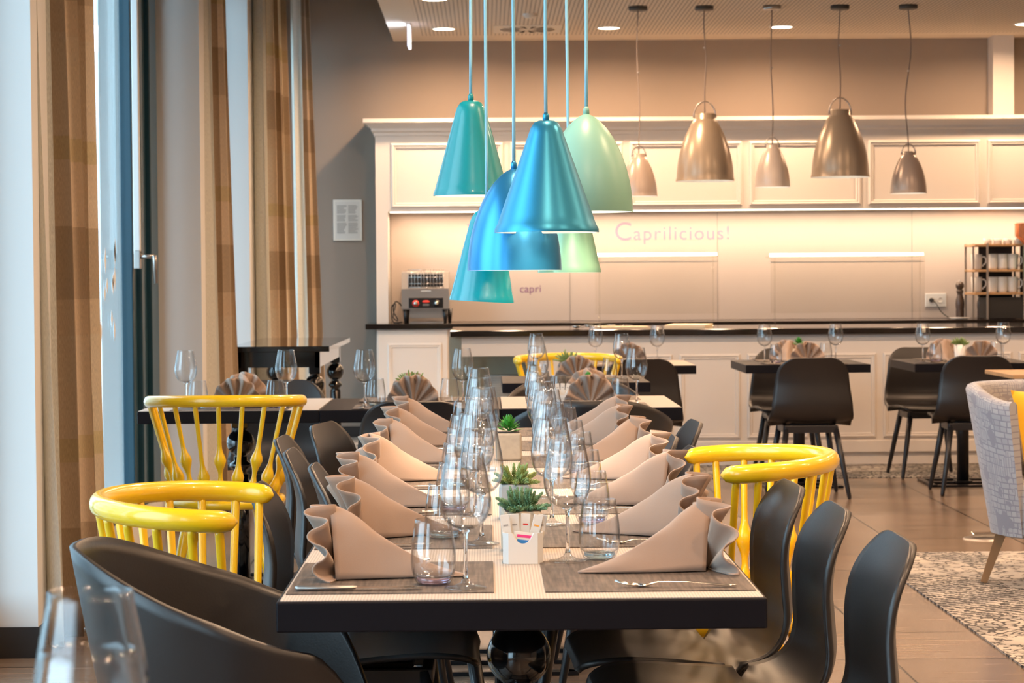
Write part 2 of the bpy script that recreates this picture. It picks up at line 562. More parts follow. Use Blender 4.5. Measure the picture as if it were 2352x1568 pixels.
# ------------------------------------------------------------------ mesh helpers
class MB:
    def __init__(self):
        self.v, self.f, self.sm, self.uv = [], [], [], []

    def add(self, vs, fs, smooth=False, uvs=None):
        o = len(self.v)
        self.v += [tuple(p) for p in vs]
        for f in fs:
            self.f.append(tuple(i + o for i in f))
            self.sm.append(smooth)
        self.uv += list(uvs) if uvs else [(p[0], p[2]) for p in vs]
        return self

    def xform(self, M, start=0):
        for i in range(start, len(self.v)):
            self.v[i] = tuple(M @ Vector(self.v[i]))
        return self

    def box(self, x0, x1, y0, y1, z0, z1, bev=0.0):
        if bev <= 0:
            vs = [(x, y, z) for z in (z0, z1) for y in (y0, y1) for x in (x0, x1)]
            return self.add(vs, [(0, 2, 3, 1), (4, 5, 7, 6), (0, 1, 5, 4), (2, 6, 7, 3), (0, 4, 6, 2), (1, 3, 7, 5)])
        bm = bmesh.new()
        bmesh.ops.create_cube(bm, size=1)
        for v in bm.verts:
            v.co = Vector(((x0 + x1) / 2 + v.co.x * (x1 - x0), (y0 + y1) / 2 + v.co.y * (y1 - y0), (z0 + z1) / 2 + v.co.z * (z1 - z0)))
        bmesh.ops.bevel(bm, geom=bm.edges[:], offset=bev, segments=2, profile=0.5, affect='EDGES')
        bm.verts.index_update()
        self.add([v.co[:] for v in bm.verts], [[v.index for v in f.verts] for f in bm.faces])
        bm.free()
        return self

    def tube(self, pts, rad, n=12, cap=True, flat=None, smooth=True):
        """tube along pts; rad a number or a list; flat=(a,b) scales the cross-section"""
        pts = [Vector(p) for p in pts]
        k = len(pts)
        rad = [rad] * k if not hasattr(rad, '__len__') else rad
        t0 = (pts[1] - pts[0]).normalized()
        ref = Vector((0, 0, 1)) if abs(t0.z) < 0.9 else Vector((1, 0, 0))
        nrm = (ref - t0 * ref.dot(t0)).normalized()
        vs, fs = [], []
        for i, p in enumerate(pts):
            t = (pts[min(i + 1, k - 1)] - pts[max(i - 1, 0)]).normalized()
            nrm = (nrm - t * nrm.dot(t)).normalized()
            bi = t.cross(nrm)
            fa, fb = flat or (1, 1)
            for j in range(n):
                a = 2 * PI * j / n
                vs.append(p + (nrm * math.cos(a) * fa + bi * math.sin(a) * fb) * rad[i])
        for i in range(k - 1):
            for j in range(n):
                j2 = (j + 1) % n
                fs.append((i * n + j, i * n + j2, (i + 1) * n + j2, (i + 1) * n + j))
        self.add(vs, fs, smooth)
        if cap:
            o = len(self.v) - k * n
            self.f.append(tuple(o + j for j in range(n - 1, -1, -1))); self.sm.append(smooth)
            self.f.append(tuple(o + (k - 1) * n + j for j in range(n))); self.sm.append(smooth)
        return self

    def lathe(self, prof, n=32, cx=0, cy=0, cz=0, smooth=True, sq=None):
        """prof: list of (r, z); r=0 ends close"""
        vs, fs, rows = [], [], []
        for (r, z) in prof:
            if r < 1e-6:
                rows.append([len(vs)])
                vs.append((cx, cy, cz + z))
            else:
                row = []
                for j in range(n):
                    a = 2 * PI * j / n
                    row.append(len(vs))
                    vs.append((cx + r * math.cos(a), cy + r * math.sin(a), cz + z))
                rows.append(row)
        for A, B in zip(rows[:-1], rows[1:]):
            for j in range(n):
                j2 = (j + 1) % n
                if len(A) == 1 and len(B) == 1:
                    continue
                if len(A) == 1:
                    fs.append((A[0], B[j2], B[j]))
                elif len(B) == 1:
                    fs.append((A[j], A[j2], B[0]))
                else:
                    fs.append((A[j], A[j2], B[j2], B[j]))
        return self.add(vs, fs, smooth)

    def grid(self, fn, nu, nv, smooth=True, uvfn=None, close_u=False):
        vs, uvs, fs = [], [], []
        for i in range(nu):
            for j in range(nv):
                u, v = i / (nu - (0 if close_u else 1)), j / (nv - 1)
                vs.append(fn(u, v))
                uvs.append(uvfn(u, v) if uvfn else (u, v))
        for i in range(nu if close_u else nu - 1):
            i2 = (i + 1) % nu
            for j in range(nv - 1):
                fs.append((i * nv + j, i2 * nv + j, i2 * nv + j + 1, i * nv + j + 1))
        return self.add(vs, fs, smooth, uvs)

    def build(self, name, mat, parent=None, loc=None, mods=()):
        me = bpy.data.meshes.new(name)
        me.from_pydata(self.v, [], self.f)
        me.polygons.foreach_set('use_smooth', self.sm)
        uvl = me.uv_layers.new(name='UVMap')
        for lp in me.loops:
            uvl.data[lp.index].uv = self.uv[lp.vertex_index]
        me.materials.append(MATS[mat])
        me.update()
        o = bpy.data.objects.new(name, me)
        COL.objects.link(o)
        if parent:
            o.parent = parent
        if loc:
            o.location = loc
        for m_ in mods:
            if m_[0] == 'solid':
                md = o.modifiers.new('thickness', 'SOLIDIFY')
                md.thickness = m_[1]
                md.offset = m_[2] if len(m_) > 2 else 0
            elif m_[0] == 'sub':
                md = o.modifiers.new('smooth', 'SUBSURF')
                md.levels = md.render_levels = m_[1]
        return o


def tag(o, label, cat, group=None, kind=None):
    if label: o['label'] = label
    if cat: o['category'] = cat
    if group: o['group'] = group
    if kind: o['kind'] = kind
    return o


def thing(name, label, cat, loc=(0, 0, 0), rotz=0.0, group=None):
    o = bpy.data.objects.new(name, None)
    o.empty_display_size = 0.05
    COL.objects.link(o)
    o.location = loc
    o.rotation_euler = (0, 0, rotz)
    return tag(o, label, cat, group)


def kids(o):
    return [c for c in bpy.data.objects if c.parent == o]


def dup(src, loc, rotz=0.0, label=None, group=None, scale=None, rot=None):
    r = src.copy()
    COL.objects.link(r)
    r.location = loc
    r.rotation_euler = rot or (0, 0, rotz)
    if scale: r.scale = (scale,) * 3 if not hasattr(scale, '__len__') else scale
    if label: r['label'] = label
    if group: r['group'] = group
    for ch in KIDS[src.name]:
        c = ch.copy(); COL.objects.link(c); c.parent = r
        for g in KIDS.get(ch.name, []):
            d = g.copy(); COL.objects.link(d); d.parent = c
    return r


KIDS = {}


def remember(o):
    KIDS[o.name] = kids(o)
    for c in KIDS[o.name]:
        KIDS[c.name] = kids(c)


class Placer:
    """first call moves the prototype itself, later calls copy it"""
    def __init__(self, proto):
        self.p, self.used = proto, False
        remember(proto)

    def put(self, loc, rotz=0.0, label=None, group=None, scale=None, rot=None):
        if not self.used:
            self.used = True
            p = self.p
            p.location = loc
            p.rotation_euler = rot or (0, 0, rotz)
            if scale: p.scale = (scale,) * 3 if not hasattr(scale, '__len__') else scale
            if label: p['label'] = label
            if group: p['group'] = group
            return p
        return dup(self.p, loc, rotz, label, group, scale or (1, 1, 1), rot)


def struct(name, mb, mat, parent=None):
    o = mb.build(name, mat, parent)
    if not parent: o['kind'] = 'structure'
    return o


def smoothstep(a, b, x):
    t = min(1, max(0, (x - a) / (b - a)))
    return t * t * (3 - 2 * t)


def catmull(P, n):
    """n points along a Catmull-Rom curve through P, evenly by arc length"""
    P = [Vector(p) for p in P]
    Q = [P[0] * 2 - P[1]] + P + [P[-1] * 2 - P[-2]]
    dense = []
    for i in range(1, len(Q) - 2):
        for k in range(24):
            t = k / 24
            a, b_, c, d = Q[i - 1], Q[i], Q[i + 1], Q[i + 2]
            dense.append(0.5 * ((2 * b_) + (c - a) * t + (2 * a - 5 * b_ + 4 * c - d) * t * t + (3 * b_ - a - 3 * c + d) * t ** 3))
    dense.append(P[-1])
    L = [0]
    for a, b_ in zip(dense[:-1], dense[1:]):
        L.append(L[-1] + (b_ - a).length)
    out, j = [], 0
    for i in range(n):
        s = L[-1] * i / (n - 1)
        while j < len(L) - 2 and L[j + 1] < s: j += 1
        t = (s - L[j]) / max(1e-9, L[j + 1] - L[j])
        out.append(dense[j].lerp(dense[j + 1], min(1, t)))
    return out, L[-1]


def text_mesh(s, size, mat, name, parent, M, extrude=0.0006, shear=0.0, sp=1.0):
    cu = bpy.data.curves.new(name, 'FONT')
    cu.body = s
    cu.size = size
    cu.extrude = extrude
    cu.shear = shear
    cu.space_character = sp
    cu.align_x = 'LEFT'
    tmp = bpy.data.objects.new('tmp_text', cu)
    COL.objects.link(tmp)
    dg = bpy.context.evaluated_depsgraph_get()
    me = bpy.data.meshes.new_from_object(tmp.evaluated_get(dg))
    bpy.data.objects.remove(tmp)
    me.transform(M)
    me.materials.clear()
    me.materials.append(MATS[mat])
    o = bpy.data.objects.new(name, me)
    COL.objects.link(o)
    o.parent = parent
    return o


# text standing upright and facing -Y: x right, z up
def upright(x, y, z, tilt=0.0):
    return Matrix.Translation((x, y, z)) @ Matrix.Rotation(R(90), 4, 'X') @ Matrix.Rotation(tilt, 4, 'Z')

# ================================================================== the room
XR = 7.0
struct('floor', MB().box(-12, XR, -3.5, YB + 0.3, -0.12, 0), 'floor_tile')
# patchwork carpet by the lounge seats and the patterned strip in front of the bar
tag(MB().box(1.73, XR - 0.1, -2.0, 10.1, 0.0005, 0.008).build('patchwork_carpet', 'patchwork'), 'black and white patchwork carpet under the grey armchair', 'carpet')
tag(MB().box(-1.45, XR - 0.1, 13.93, YB - 0.02, 0.0005, 0.004).build('patterned_floor_strip', 'patchwork'), 'pale patterned tile strip along the foot of the white bar', 'floor tiles')
struct('wall_back', MB().box(-3.0, XR, YB, YB + 0.2, 0, 4.2), 'wall_paint')
struct('trim_1', MB().box((2283 - 1115) / F_PX * 17.75, (2331 - 1115) / F_PX * 17.75, 17.72, YB + 0.01, 2.5, ZC), 'cabinet_paint')
struct('wall_right', MB().box(XR, XR + 0.2, -3.5, YB + 0.2, 0, 4.2), 'wall_paint')
struct('wall_behind', MB().box(-3.0, XR, -3.7, -3.5, 0, 4.2), 'wall_paint')
c = MB().box(-0.72, XR, -3.5, YB, ZC, ZC + 0.3)
struct('ceiling', c, 'slotted_ceiling')
struct('ceiling_upper', MB().box(-3.0, XR, -3.7, YB + 0.2, 4.2, 4.35), 'upper_ceiling_paint')
# window wall: piers, lintel, sill
PIERS = [(-3.5, -3.0), (1.8, 2.4), (7.0, 7.5), (7.5, 8.2), (11.6, 12.2), (14.2, 14.75), (17.62, YB)]
struct('wall_left', MB().box(XW - 0.30, XW, -3.7, YB + 0.2, 3.30, 4.2), 'pier_paint')
for i, (y0, y1) in enumerate([(-3.5, -3.0), (1.8, 2.4), (7.5, 8.2), (11.6, 12.2), (14.2, 14.75), (17.62, YB)]):
    x1 = {2: -1.52, 3: -1.478, 4: -1.50}.get(i, XW)
    struct('wall_left_pier', MB().box(-2.0, x1, y0, y1, 0, 3.30), 'pier_paint')
    if i in (2, 3, 4):
        struct('baseboard_left', MB().box(-2.0, x1 + 0.006, y0 - 0.008, y1, 0, 0.105 if i == 2 else 0.09), 'baseboard_paint')
struct('trim_2', MB().box(-2.0, XW + 0.02, 8.2, YB, 0, 0.15), 'pier_paint')
struct('trim_3', MB().box(-2.0, XW + 0.02, -3.5, 7.5, 0, 0.15), 'pier_paint')
struct('baseboard_back', MB().box(XW, -0.86, YB - 0.015, YB, 0, 0.09), 'baseboard_paint')


def window(n, y0, y1, mulls, lightrail=None):
    fr = MB()
    x0, x1 = XW - 0.06, XW - 0.005
    z0, z1 = 0.15, 3.30
    fr.box(x0, x1, y0, y1, z0, z0 + 0.07, 0.004)
    fr.box(x0, x1, y0, y1, z1 - 0.08, z1, 0.004)
    fr.box(x0, x1, y0, y0 + 0.06, z0, z1, 0.004)
    fr.box(x0, x1, y1 - 0.07, y1, z0, z1, 0.004)
    for yy in mulls:
        fr.box(x0, x1, yy, yy + 0.12, z0, z1, 0.006)
        fr.box(x0 + 0.02, x1 + 0.025, yy + 0.125, yy + (0.20 if yy < 11 else 0.36), z0 + 0.02, z1 - 0.02, 0.006)
    w = struct('window_%d' % n, fr, 'frame_paint')
    pane = MB().box(XW - 0.04, XW - 0.034, y0 + 0.05, y1 - 0.05, z0 + 0.06, z1 - 0.07)
    pane.build('pane', 'window_glass', w)
    return w


w1 = window(1, 8.2, 11.6, [10.78, 11.10])
window(2, 12.2, 14.2, [13.4])
window(3, 14.75, 17.62, [16.2])
window(4, -3.0, 1.8, [-0.6])
window(5, 2.4, 7.5, [4.0, 5.6])
# pale sash edge with the lever handle of the balcony door sash
struct_rail = MB().box(XW + 0.008, XW + 0.04, 10.725, 10.765, 1.40, 3.26, 0.005).build('sash_rail', 'frame_light', w1)
hd = MB()
hd.box(XW + 0.01, XW + 0.04, 10.72, 10.77, 1.33, 1.42, 0.004)
hd.tube([(XW + 0.03, 10.74, 1.39), (XW + 0.105, 10.74, 1.39)], 0.011, 10)
hd.tube([(XW + 0.105, 10.735, 1.395), (XW + 0.108, 10.735, 1.37), (XW + 0.112, 10.735, 1.26)], [0.012, 0.012, 0.010], 10)
hd.build('handle', 'brushed_steel', w1)
# gold-white leaf stickers on the pane
st = MB()
random.seed(4)
for k in range(16):
    y, z = random.uniform(9.6, 10.5), random.uniform(1.0, 1.5)
    h = random.uniform(0.03, 0.07)
    st.add([(XW - 0.032, y, z - h), (XW - 0.032, y + 0.025, z), (XW - 0.032, y, z + h), (XW - 0.032, y - 0.025, z)], [(0, 1, 2, 3)])
st.build('leaf_sticker', 'snow', w1)

# outside: snowy pavement, street and a pale house front
tag(MB().box(-40, -2.0, -30, 60, -0.3, -0.02).build('pavement', 'snow'), None, None, kind='structure')
fa = MB().box(-16, -13, 5, 90, -0.1, 14)
fo = fa.build('house_front', 'far_facade')
tag(fo, 'pale house front across the street seen through the window', 'building')
wn = MB()
for yy in range(8, 88, 4):
    for zz in range(1, 13, 4):
        wn.box(-13.02, -12.98, yy, yy + 1.6, zz, zz + 2.0)
wn.build('window_openings', 'window_dark', fo)['kind'] = 'stuff'


# ------------------------------------------------------------------ curtains
def curtain(label, xa, ya, xb, yb, xa2, ya2, xb2, yb2, folds, amp, seed, z0=0.02, z1=3.75, len_=1.3):
    """hangs between (xa,ya)-(xb,yb) at the top and (xa2,ya2)-(xb2,yb2) at the hem"""
    rnd = random.Random(seed)
    ph = [rnd.uniform(0, 2 * PI) for _ in range(3)]

    def fn(u, v):
        s = smoothstep(0, 1, v)
        ax, ay = xa + (xa2 - xa) * (1 - v), ya + (ya2 - ya) * (1 - v)
        bx, by = xb + (xb2 - xb) * (1 - v), yb + (yb2 - yb) * (1 - v)
        d = Vector((bx - ax, by - ay, 0))
        nrm = Vector((d.y, -d.x, 0)).normalized()
        w = math.sin(2 * PI * folds * u + ph[0]) + 0.35 * math.sin(2 * PI * folds * 1.7 * u + ph[1] + 0.5 * v) + 0.15 * math.sin(5 * v + ph[2] + 9 * u)
        w2 = 0.35 * math.cos(2 * PI * folds * u * 1.0 + ph[0])
        p = Vector((ax, ay, 0)) + d * (u + w2 * 0.45 / folds) + nrm * w * amp * (0.75 + 0.4 * (1 - v))
        return (p.x, p.y, z0 + (z1 - z0) * v)
    mb = MB().grid(fn, 120, 36, True, lambda u, v: (u * len_, v * (z1 - z0)))
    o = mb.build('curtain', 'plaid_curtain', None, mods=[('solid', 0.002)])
    tag(o, label, 'curtain', 'long checked window curtains')
    return o


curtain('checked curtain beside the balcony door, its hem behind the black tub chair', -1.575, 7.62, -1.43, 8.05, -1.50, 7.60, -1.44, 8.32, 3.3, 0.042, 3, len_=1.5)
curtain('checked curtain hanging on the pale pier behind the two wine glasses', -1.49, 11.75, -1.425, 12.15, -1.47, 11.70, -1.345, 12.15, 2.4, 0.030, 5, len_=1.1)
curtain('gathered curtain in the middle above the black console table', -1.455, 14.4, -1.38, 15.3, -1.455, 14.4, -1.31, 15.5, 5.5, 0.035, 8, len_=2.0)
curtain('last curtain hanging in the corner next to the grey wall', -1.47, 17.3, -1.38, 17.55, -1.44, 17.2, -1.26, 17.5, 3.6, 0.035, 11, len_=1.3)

# notice on the back wall
PXB = lambda px, Y: (px - 1115) / F_PX * Y
ny = YB - 0.022
t = thing('wall_notice', 'white framed notice with two columns of small print on the grey wall', 'framed notice', (PXB(801, ny), ny + 0.02, 1.75))
MB().box(-0.115, 0.115, -0.02, 0.0, -0.165, 0.165, 0.003).build('frame', 'white_paint', t)
MB().box(-0.100, 0.100, -0.022, -0.018, -0.15, 0.15).build('sheet', 'paper', t)
pr = MB()
rnd = random.Random(2)
for cx in (-0.085, 0.006):
    for k in range(26):
        z = 0.115 - k * 0.0088
        if k in (8, 15): continue
        pr.box(cx, cx + rnd.uniform(0.055, 0.08), -0.0232, -0.0215, z, z + 0.0045)
pr.build('printed_text', 'print_grey', t)

# ------------------------------------------------------------------ ceiling fittings
proto = thing('downlight', '', 'ceiling light')
MB().lathe([(0.0, -0.004), (0.082, -0.004), (0.082, 0.0)], 32).build('diffuser', 'downlight_glow', proto)
MB().lathe([(0.082, 0.0), (0.083, -0.007), (0.096, -0.006), (0.099, 0.0)], 32).build('ring', 'white_paint', proto)
P = Placer(proto)
DL = [((-0.30, 17.0), 'round recessed ceiling light next to the glowing blade sign'), ((0.96, 17.0), 'round recessed ceiling light between the air vent and the grey lamps'),
      ((2.28, 17.0), 'round recessed ceiling light above the pale middle grey lamp'), ((4.13, 16.9), 'round recessed ceiling light cut by the picture edge over the mug shelf'),
      ((-0.33, 15.2), 'round recessed ceiling light at the top edge above the teal lamps'), ((0.97, 15.1), 'round recessed ceiling light touching the top edge beyond the mint lamp')]
for (xy, lb) in DL:
    P.put((xy[0], xy[1], ZC), 0, lb, 'ceiling downlights')
    area('downlight_lamp', (xy[0], xy[1], ZC - 0.02), 0.15, 34, WARM, spread=R(165))
for yy in (12.6, 10.2, 7.8, 5.4, 3.0, 0.6, -1.8):
    for xx in (0.2, 1.9, 3.7, 5.6):
        P.put((xx, yy, ZC), 0, 'round recessed ceiling light in the rows over the dining tables', 'dining room downlights')
        area('downlight_lamp', (xx, yy, ZC - 0.02), 0.15, 31, WARM, spread=R(140 if yy < 4 else 160))

t = thing('air_vent', 'round slatted air vent in a square plate in the ceiling', 'ceiling vent', (0.34, 17.05, ZC))
MB().box(-0.26, 0.26, -0.26, 0.26, -0.004, 0.0).build('plate', 'white_paint', t)
vv = MB()
for k in range(14):
    a = 2 * PI * k / 14
    vv.add([(0.07 * math.cos(a), 0.07 * math.sin(a), -0.008), (0.21 * math.cos(a - .1), 0.21 * math.sin(a - .1), -0.008), (0.21 * math.cos(a + .1), 0.21 * math.sin(a + .1), -0.008), (0.07 * math.cos(a + .2), 0.07 * math.sin(a + .2), -0.008)], [(0, 1, 2, 3)])
MB().lathe([(0.0, -0.006), (0.215, -0.006), (0.22, -0.003)], 32).build('ring', 'white_paint', t)
vv.build('grille', 'dark_recess', t)
t = thing('smoke_detector', 'small pale round smoke detector in front of the air vent', 'smoke detector', (0.34, 16.1, ZC))
MB().lathe([(0, -0.03), (0.03, -0.03), (0.05, -0.015), (0.052, 0)], 24).build('housing', 'white_paint', t)

sy = 16.7
t = thing('blade_sign', 'thin glowing white blade sign hanging from the ceiling', 'emergency sign', (PXB(946, sy), sy, ZC))
MB().box(-0.012, 0.012, -0.10, 0.10, -0.018, 0, 0.003).build('ceiling_rail', 'white_paint', t)
MB().box(-0.010, 0.010, -0.14, 0.14, -0.175, -0.018, 0.002).build('blade', 'sign_glow', t)
area('sign_lamp', (PXB(946, sy) - 0.03, sy, ZC - 0.09), 0.2, 2.0, (0.8, 0.84, 1), (0, R(90), 0), 0.12)


# ------------------------------------------------------------------ pendants
def wobble(x, y, z0, z1, amp, n=14, seed=0):
    rn = random.Random(seed)
    a, b_ = rn.uniform(0, 6), rn.uniform(0, 6)
    return [(x + amp * math.sin(a + 5 * k / n) * math.sin(PI * k / n), y + amp * math.sin(b_ + 4 * k / n) * math.sin(PI * k / n), z0 + (z1 - z0) * k / n) for k in range(n + 1)]


def bell_profile(kind, r, h):
    if kind == 'cone':
        pts = [(0.006, h), (0.018, h - 0.001), (0.028, h - 0.006), (0.036, h - 0.018), (0.041, h - 0.032)]
        for k in range(1, 13):
            q = k / 12
            pts.append((0.041 + (r - 0.041) * q ** 1.0, (h - 0.032) * (1 - q)))
        pts[-1] = (r, 0.0)
        pts.insert(-1, (r - 0.0005, 0.008))
    else:
        pts = [(0.004, h)]
        for k in range(1, 25):
            q = k / 24
            pts.append((r * (1 - (1 - q) ** 1.9) ** 0.72 if q < 1 else r, h * (1 - q ** 1.12)))
        pts[-1] = (r, 0.0)
    return pts


def pendant(label, kind, x, y, zb, r, h, mat, tilt=0.0, rnd_seed=0, cordx=None):
    t = thing('pendant_lamp', label, 'pendant lamp', (x, y, zb), 0, 'blue and green lamps over the long table')
    if tilt: t.rotation_euler = (0, tilt, 0)
    prof = bell_profile(kind, r, h)
    MB().lathe(prof, 64).build('lamp_shade', mat, t)
    MB().lathe([(max(0.002, a - 0.003), b_ - 0.003 if i < len(prof) - 1 else b_) for i, (a, b_) in enumerate(prof)], 64).build('inner_shade', 'lamp_inner', t)
    MB().tube([(0, 0, h - 0.004), (0, 0, h + 0.012), (0, 0, h + 0.018)], [0.008, 0.0075, 0.004], 12).build('cord_grip', mat, t)
    MB().lathe([(0, 0.035), (0.02, 0.04), (0.03, 0.06), (0.026, 0.085), (0.012, 0.11), (0.012, 0.14), (0, 0.14)], 20).build('bulb', 'bulb_glow', t)
    top = ZC - zb
    pts = wobble(0, 0, h + 0.014, top, 0.004, seed=rnd_seed)
    if tilt:
        Mi = Matrix.Rotation(-tilt, 4, 'Y')
        p0 = Vector((0, 0, h + 0.014))
        p0w = Matrix.Rotation(tilt, 4, 'Y') @ p0
        pts = [Mi @ Vector((p0w.x * 1.0, 0, p0w.z + (top - p0w.z) * k / 14)) for k in range(15)]
    MB().tube(pts, 0.0042, 8).build('cord', 'cord_blue', t)
    d = bpy.data.lights.new('pendant_light', 'SPOT')
    d.energy = 7
    d.color = WARM2
    d.spot_size = R(125)
    d.spot_blend = 0.6
    d.shadow_soft_size = 0.03
    lo = bpy.data.objects.new('pendant_light', d)
    lo.location = (x, y, zb + 0.03)
    COL.objects.link(lo)
    return t


def ZPX(py, Y, px=1115):
    return EYE + (640.5 - 0.0072 * (px - 1115) - py) * Y / F_PX


pendant('teal cone pendant lamp, highest on the window side of the cluster', 'cone', PXB(1085.5, 5.85), 5.85, ZPX(450, 5.85), 0.1005, 0.250, 'lamp_teal', rnd_seed=1)
pendant('big steel-blue cone pendant lamp in front of all the others', 'cone', PXB(1257.5, 5.2), 5.2, ZPX(535, 5.2), 0.1225, 0.262, 'lamp_blue', rnd_seed=2)
pendant('blue dome pendant lamp half hidden by the big cone', 'dome', PXB(1183, 5.4), 5.4, ZPX(621, 5.4), 0.1145, 0.247, 'lamp_deep_blue', rnd_seed=3)
pendant('mint green dome pendant lamp with the tall rounded shade', 'dome', PXB(1350, 5.55), 5.55, ZPX(489, 5.55), 0.115, 0.245, 'lamp_mint', rnd_seed=4)
pendant('small mint green cone lamp behind the big cone', 'cone', PXB(1309, 5.75), 5.75, ZPX(627, 5.75), 0.082, 0.225, 'lamp_mint_small', rnd_seed=5)
pendant('lowest turquoise cone lamp, tilted, beneath the blue dome', 'cone', PXB(1107, 5.65), 5.65, ZPX(692, 5.65), 0.0825, 0.232, 'lamp_turquoise', tilt=R(3.5), rnd_seed=6)


def bell_lamp(label, x, zb, r, h, mat, y=15.7, seed=0, cano='canopy_dark'):
    t = thing('bell_pendant', label, 'pendant lamp', (x, y, zb), 0, 'grey bell lamps over the bar')
    s = r / 0.205
    ht = h
    pr_ = [(0.0, ht), (0.068 * s, ht), (0.072 * s, ht - 0.004), (0.072 * s, ht - 0.040 * s), (0.076 * s, ht - 0.044 * s)]
    base = ht - 0.044 * s
    for k in range(1, 20):
        q = k / 19
        rr = 0.076 * s + (r * 0.97 - 0.076 * s) * (math.sin(q * PI / 2) ** 0.95)
        pr_.append((rr, base * (1 - q ** 1.18) + 0.0))
    pr_[-1] = (r, 0.0)
    MB().lathe(pr_, 48).build('lamp_shade', mat, t)
    MB().lathe([(max(0, a - 0.004), b_ - 0.002 if i < len(pr_) - 1 else b_) for i, (a, b_) in enumerate(pr_)], 48).build('inner_shade', 'lamp_inner', t)
    arc = [(0.078 * s * math.cos(a), 0, ht - 0.03 * s + 0.115 * s * math.sin(a)) for a in [PI * k / 16 for k in range(17)]]
    MB().tube(arc, 0.0045, 8).build('bail', 'brushed_steel', t)
    MB().lathe([(0, 0.06 * s), (0.03, 0.065 * s), (0.04, 0.10 * s), (0.015, 0.16 * s), (0, 0.16 * s)], 16).build('bulb', 'bulb_glow', t)
    top = ZC - zb
    pts = [(0, 0, ht)] + [(0.0, 0, ht + 0.05 * s)] + wobble(0, 0, ht + 0.085 * s, top - 0.02, 0.035 if seed == 5 else 0.012, seed=seed)
    MB().tube(pts, 0.0042, 8).build('cord', 'cord_grey', t)
    MB().lathe([(0, top), (0.066, top), (0.066, top - 0.026), (0.060, top - 0.03), (0, top - 0.03)], 28).build('ceiling_rose', cano, t)
    MB().lathe([(0, -0.008), (0.008, -0.004), (0.008, 0.004), (0, 0.008)], 10, cz=ht + 0.085 * s + (top - ht) * 0.5).build('cord_clip', 'brushed_steel', t)
    d = bpy.data.lights.new('bell_light', 'SPOT')
    d.energy = 30
    d.color = WARM
    d.spot_size = R(120)
    d.spot_blend = 0.5
    d.shadow_soft_size = 0.04
    lo = bpy.data.objects.new('bell_light', d)
    lo.location = (x, y, zb + 0.04)
    COL.objects.link(lo)


bell_lamp('small grey bell lamp, half behind the mint lamp', PXB(1470, 15.7), ZPX(451, 15.7, 1470), 0.132, 0.30, 'lamp_taupe_small', seed=1)
bell_lamp('large grey-brown bell lamp between two small ones, next to the mint lamp', PXB(1622, 15.7), ZPX(416, 15.7, 1622), 0.208, 0.475, 'lamp_taupe', seed=2)
bell_lamp('small pale cream-grey bell lamp between the two large bells', PXB(1777, 15.7), ZPX(430, 15.7, 1777), 0.127, 0.30, 'lamp_taupe_pale', seed=3, cano='brushed_steel')
bell_lamp('large grey-brown bell lamp hung highest, beside the crooked-cord lamp', PXB(1933, 15.7), ZPX(407, 15.7, 1933), 0.208, 0.475, 'lamp_taupe', seed=4)
bell_lamp('small grey bell lamp on a crooked cord, last of the bar lamps', PXB(2090, 15.7), ZPX(444, 15.7, 2090), 0.131, 0.295, 'lamp_taupe_small', seed=5)

# ================================================================== bar and back counter
YC = 17.25           # front of back counter
YF = 14.92           # front of bar counter


def framed_panel(mb_frame, mb_field, x0, x1, z0, z1, y, w=0.035, d=0.014):
    """raised moulding ring in front of plane y, facing -Y"""
    prof = [(0, 0), (0.004, d * 0.7), (0.4 * w, d), (0.6 * w, d * 0.55), (0.85 * w, d * 0.6), (w, 0)]
    ring = []
    for (o_, dd) in prof:
        ring.append([(x0 + o_, y - dd, z0 + o_), (x1 - o_, y - dd, z0 + o_), (x1 - o_, y - dd, z1 - o_), (x0 + o_, y - dd, z1 - o_)])
    vs = [p for r_ in ring for p in r_]
    fs = []
    for i in range(len(prof) - 1):
        for j in range(4):
            j2 = (j + 1) % 4
            fs.append((i * 4 + j, i * 4 + j2, (i + 1) * 4 + j2, (i + 1) * 4 + j))
    mb_frame.add(vs, fs)


# back counter: base cabinet, worktop
bc = thing('back_counter', 'white back counter with panelled cupboard standing against the lit wall', 'counter', (0, 0, 0))
cabx = PXB(865, YC)
MB().box(cabx, XR - 0.05, YC + 0.02, YB - 0.04, 0.08, 0.885).build('carcass', 'cabinet_paint', bc)
MB().box(cabx + 0.04, XR - 0.05, YC + 0.06, YB - 0.04, 0.004, 0.08).build('plinth', 'cabinet_paint', bc)
dr = MB()
dr.box(cabx + 0.01, PXB(1028, YC), YC, YC + 0.02, 0.09, 0.88, 0.003)
framed_panel(dr, None, PXB(890, YC), PXB(1015, YC), 0.15, ZPX(787, YC), YC)
dr.build('door', 'cabinet_paint', bc)
MB().box(PXB(840, YC), XR - 0.04, YC - 0.04, YB - 0.034, 0.885, 0.927, 0.004).build('worktop', 'counter_stone', bc)

# splashback (glazed pale panels) - part of the wall
sbk = MB().box(-0.755, XR - 0.05, YB - 0.03, YB - 0.001, 0.929, 1.80)
sb = struct('wall_back_splash', sbk, 'splash_panel')
jn = MB()
for px in (2098, 1310, 1650):
    x = PXB(px, 17.86)
    jn.box(x - 0.002, x + 0.002, YB - 0.0325, YB - 0.0295, 0.93, 1.80)
jn.build('panel_joint', 'print_grey', sb)

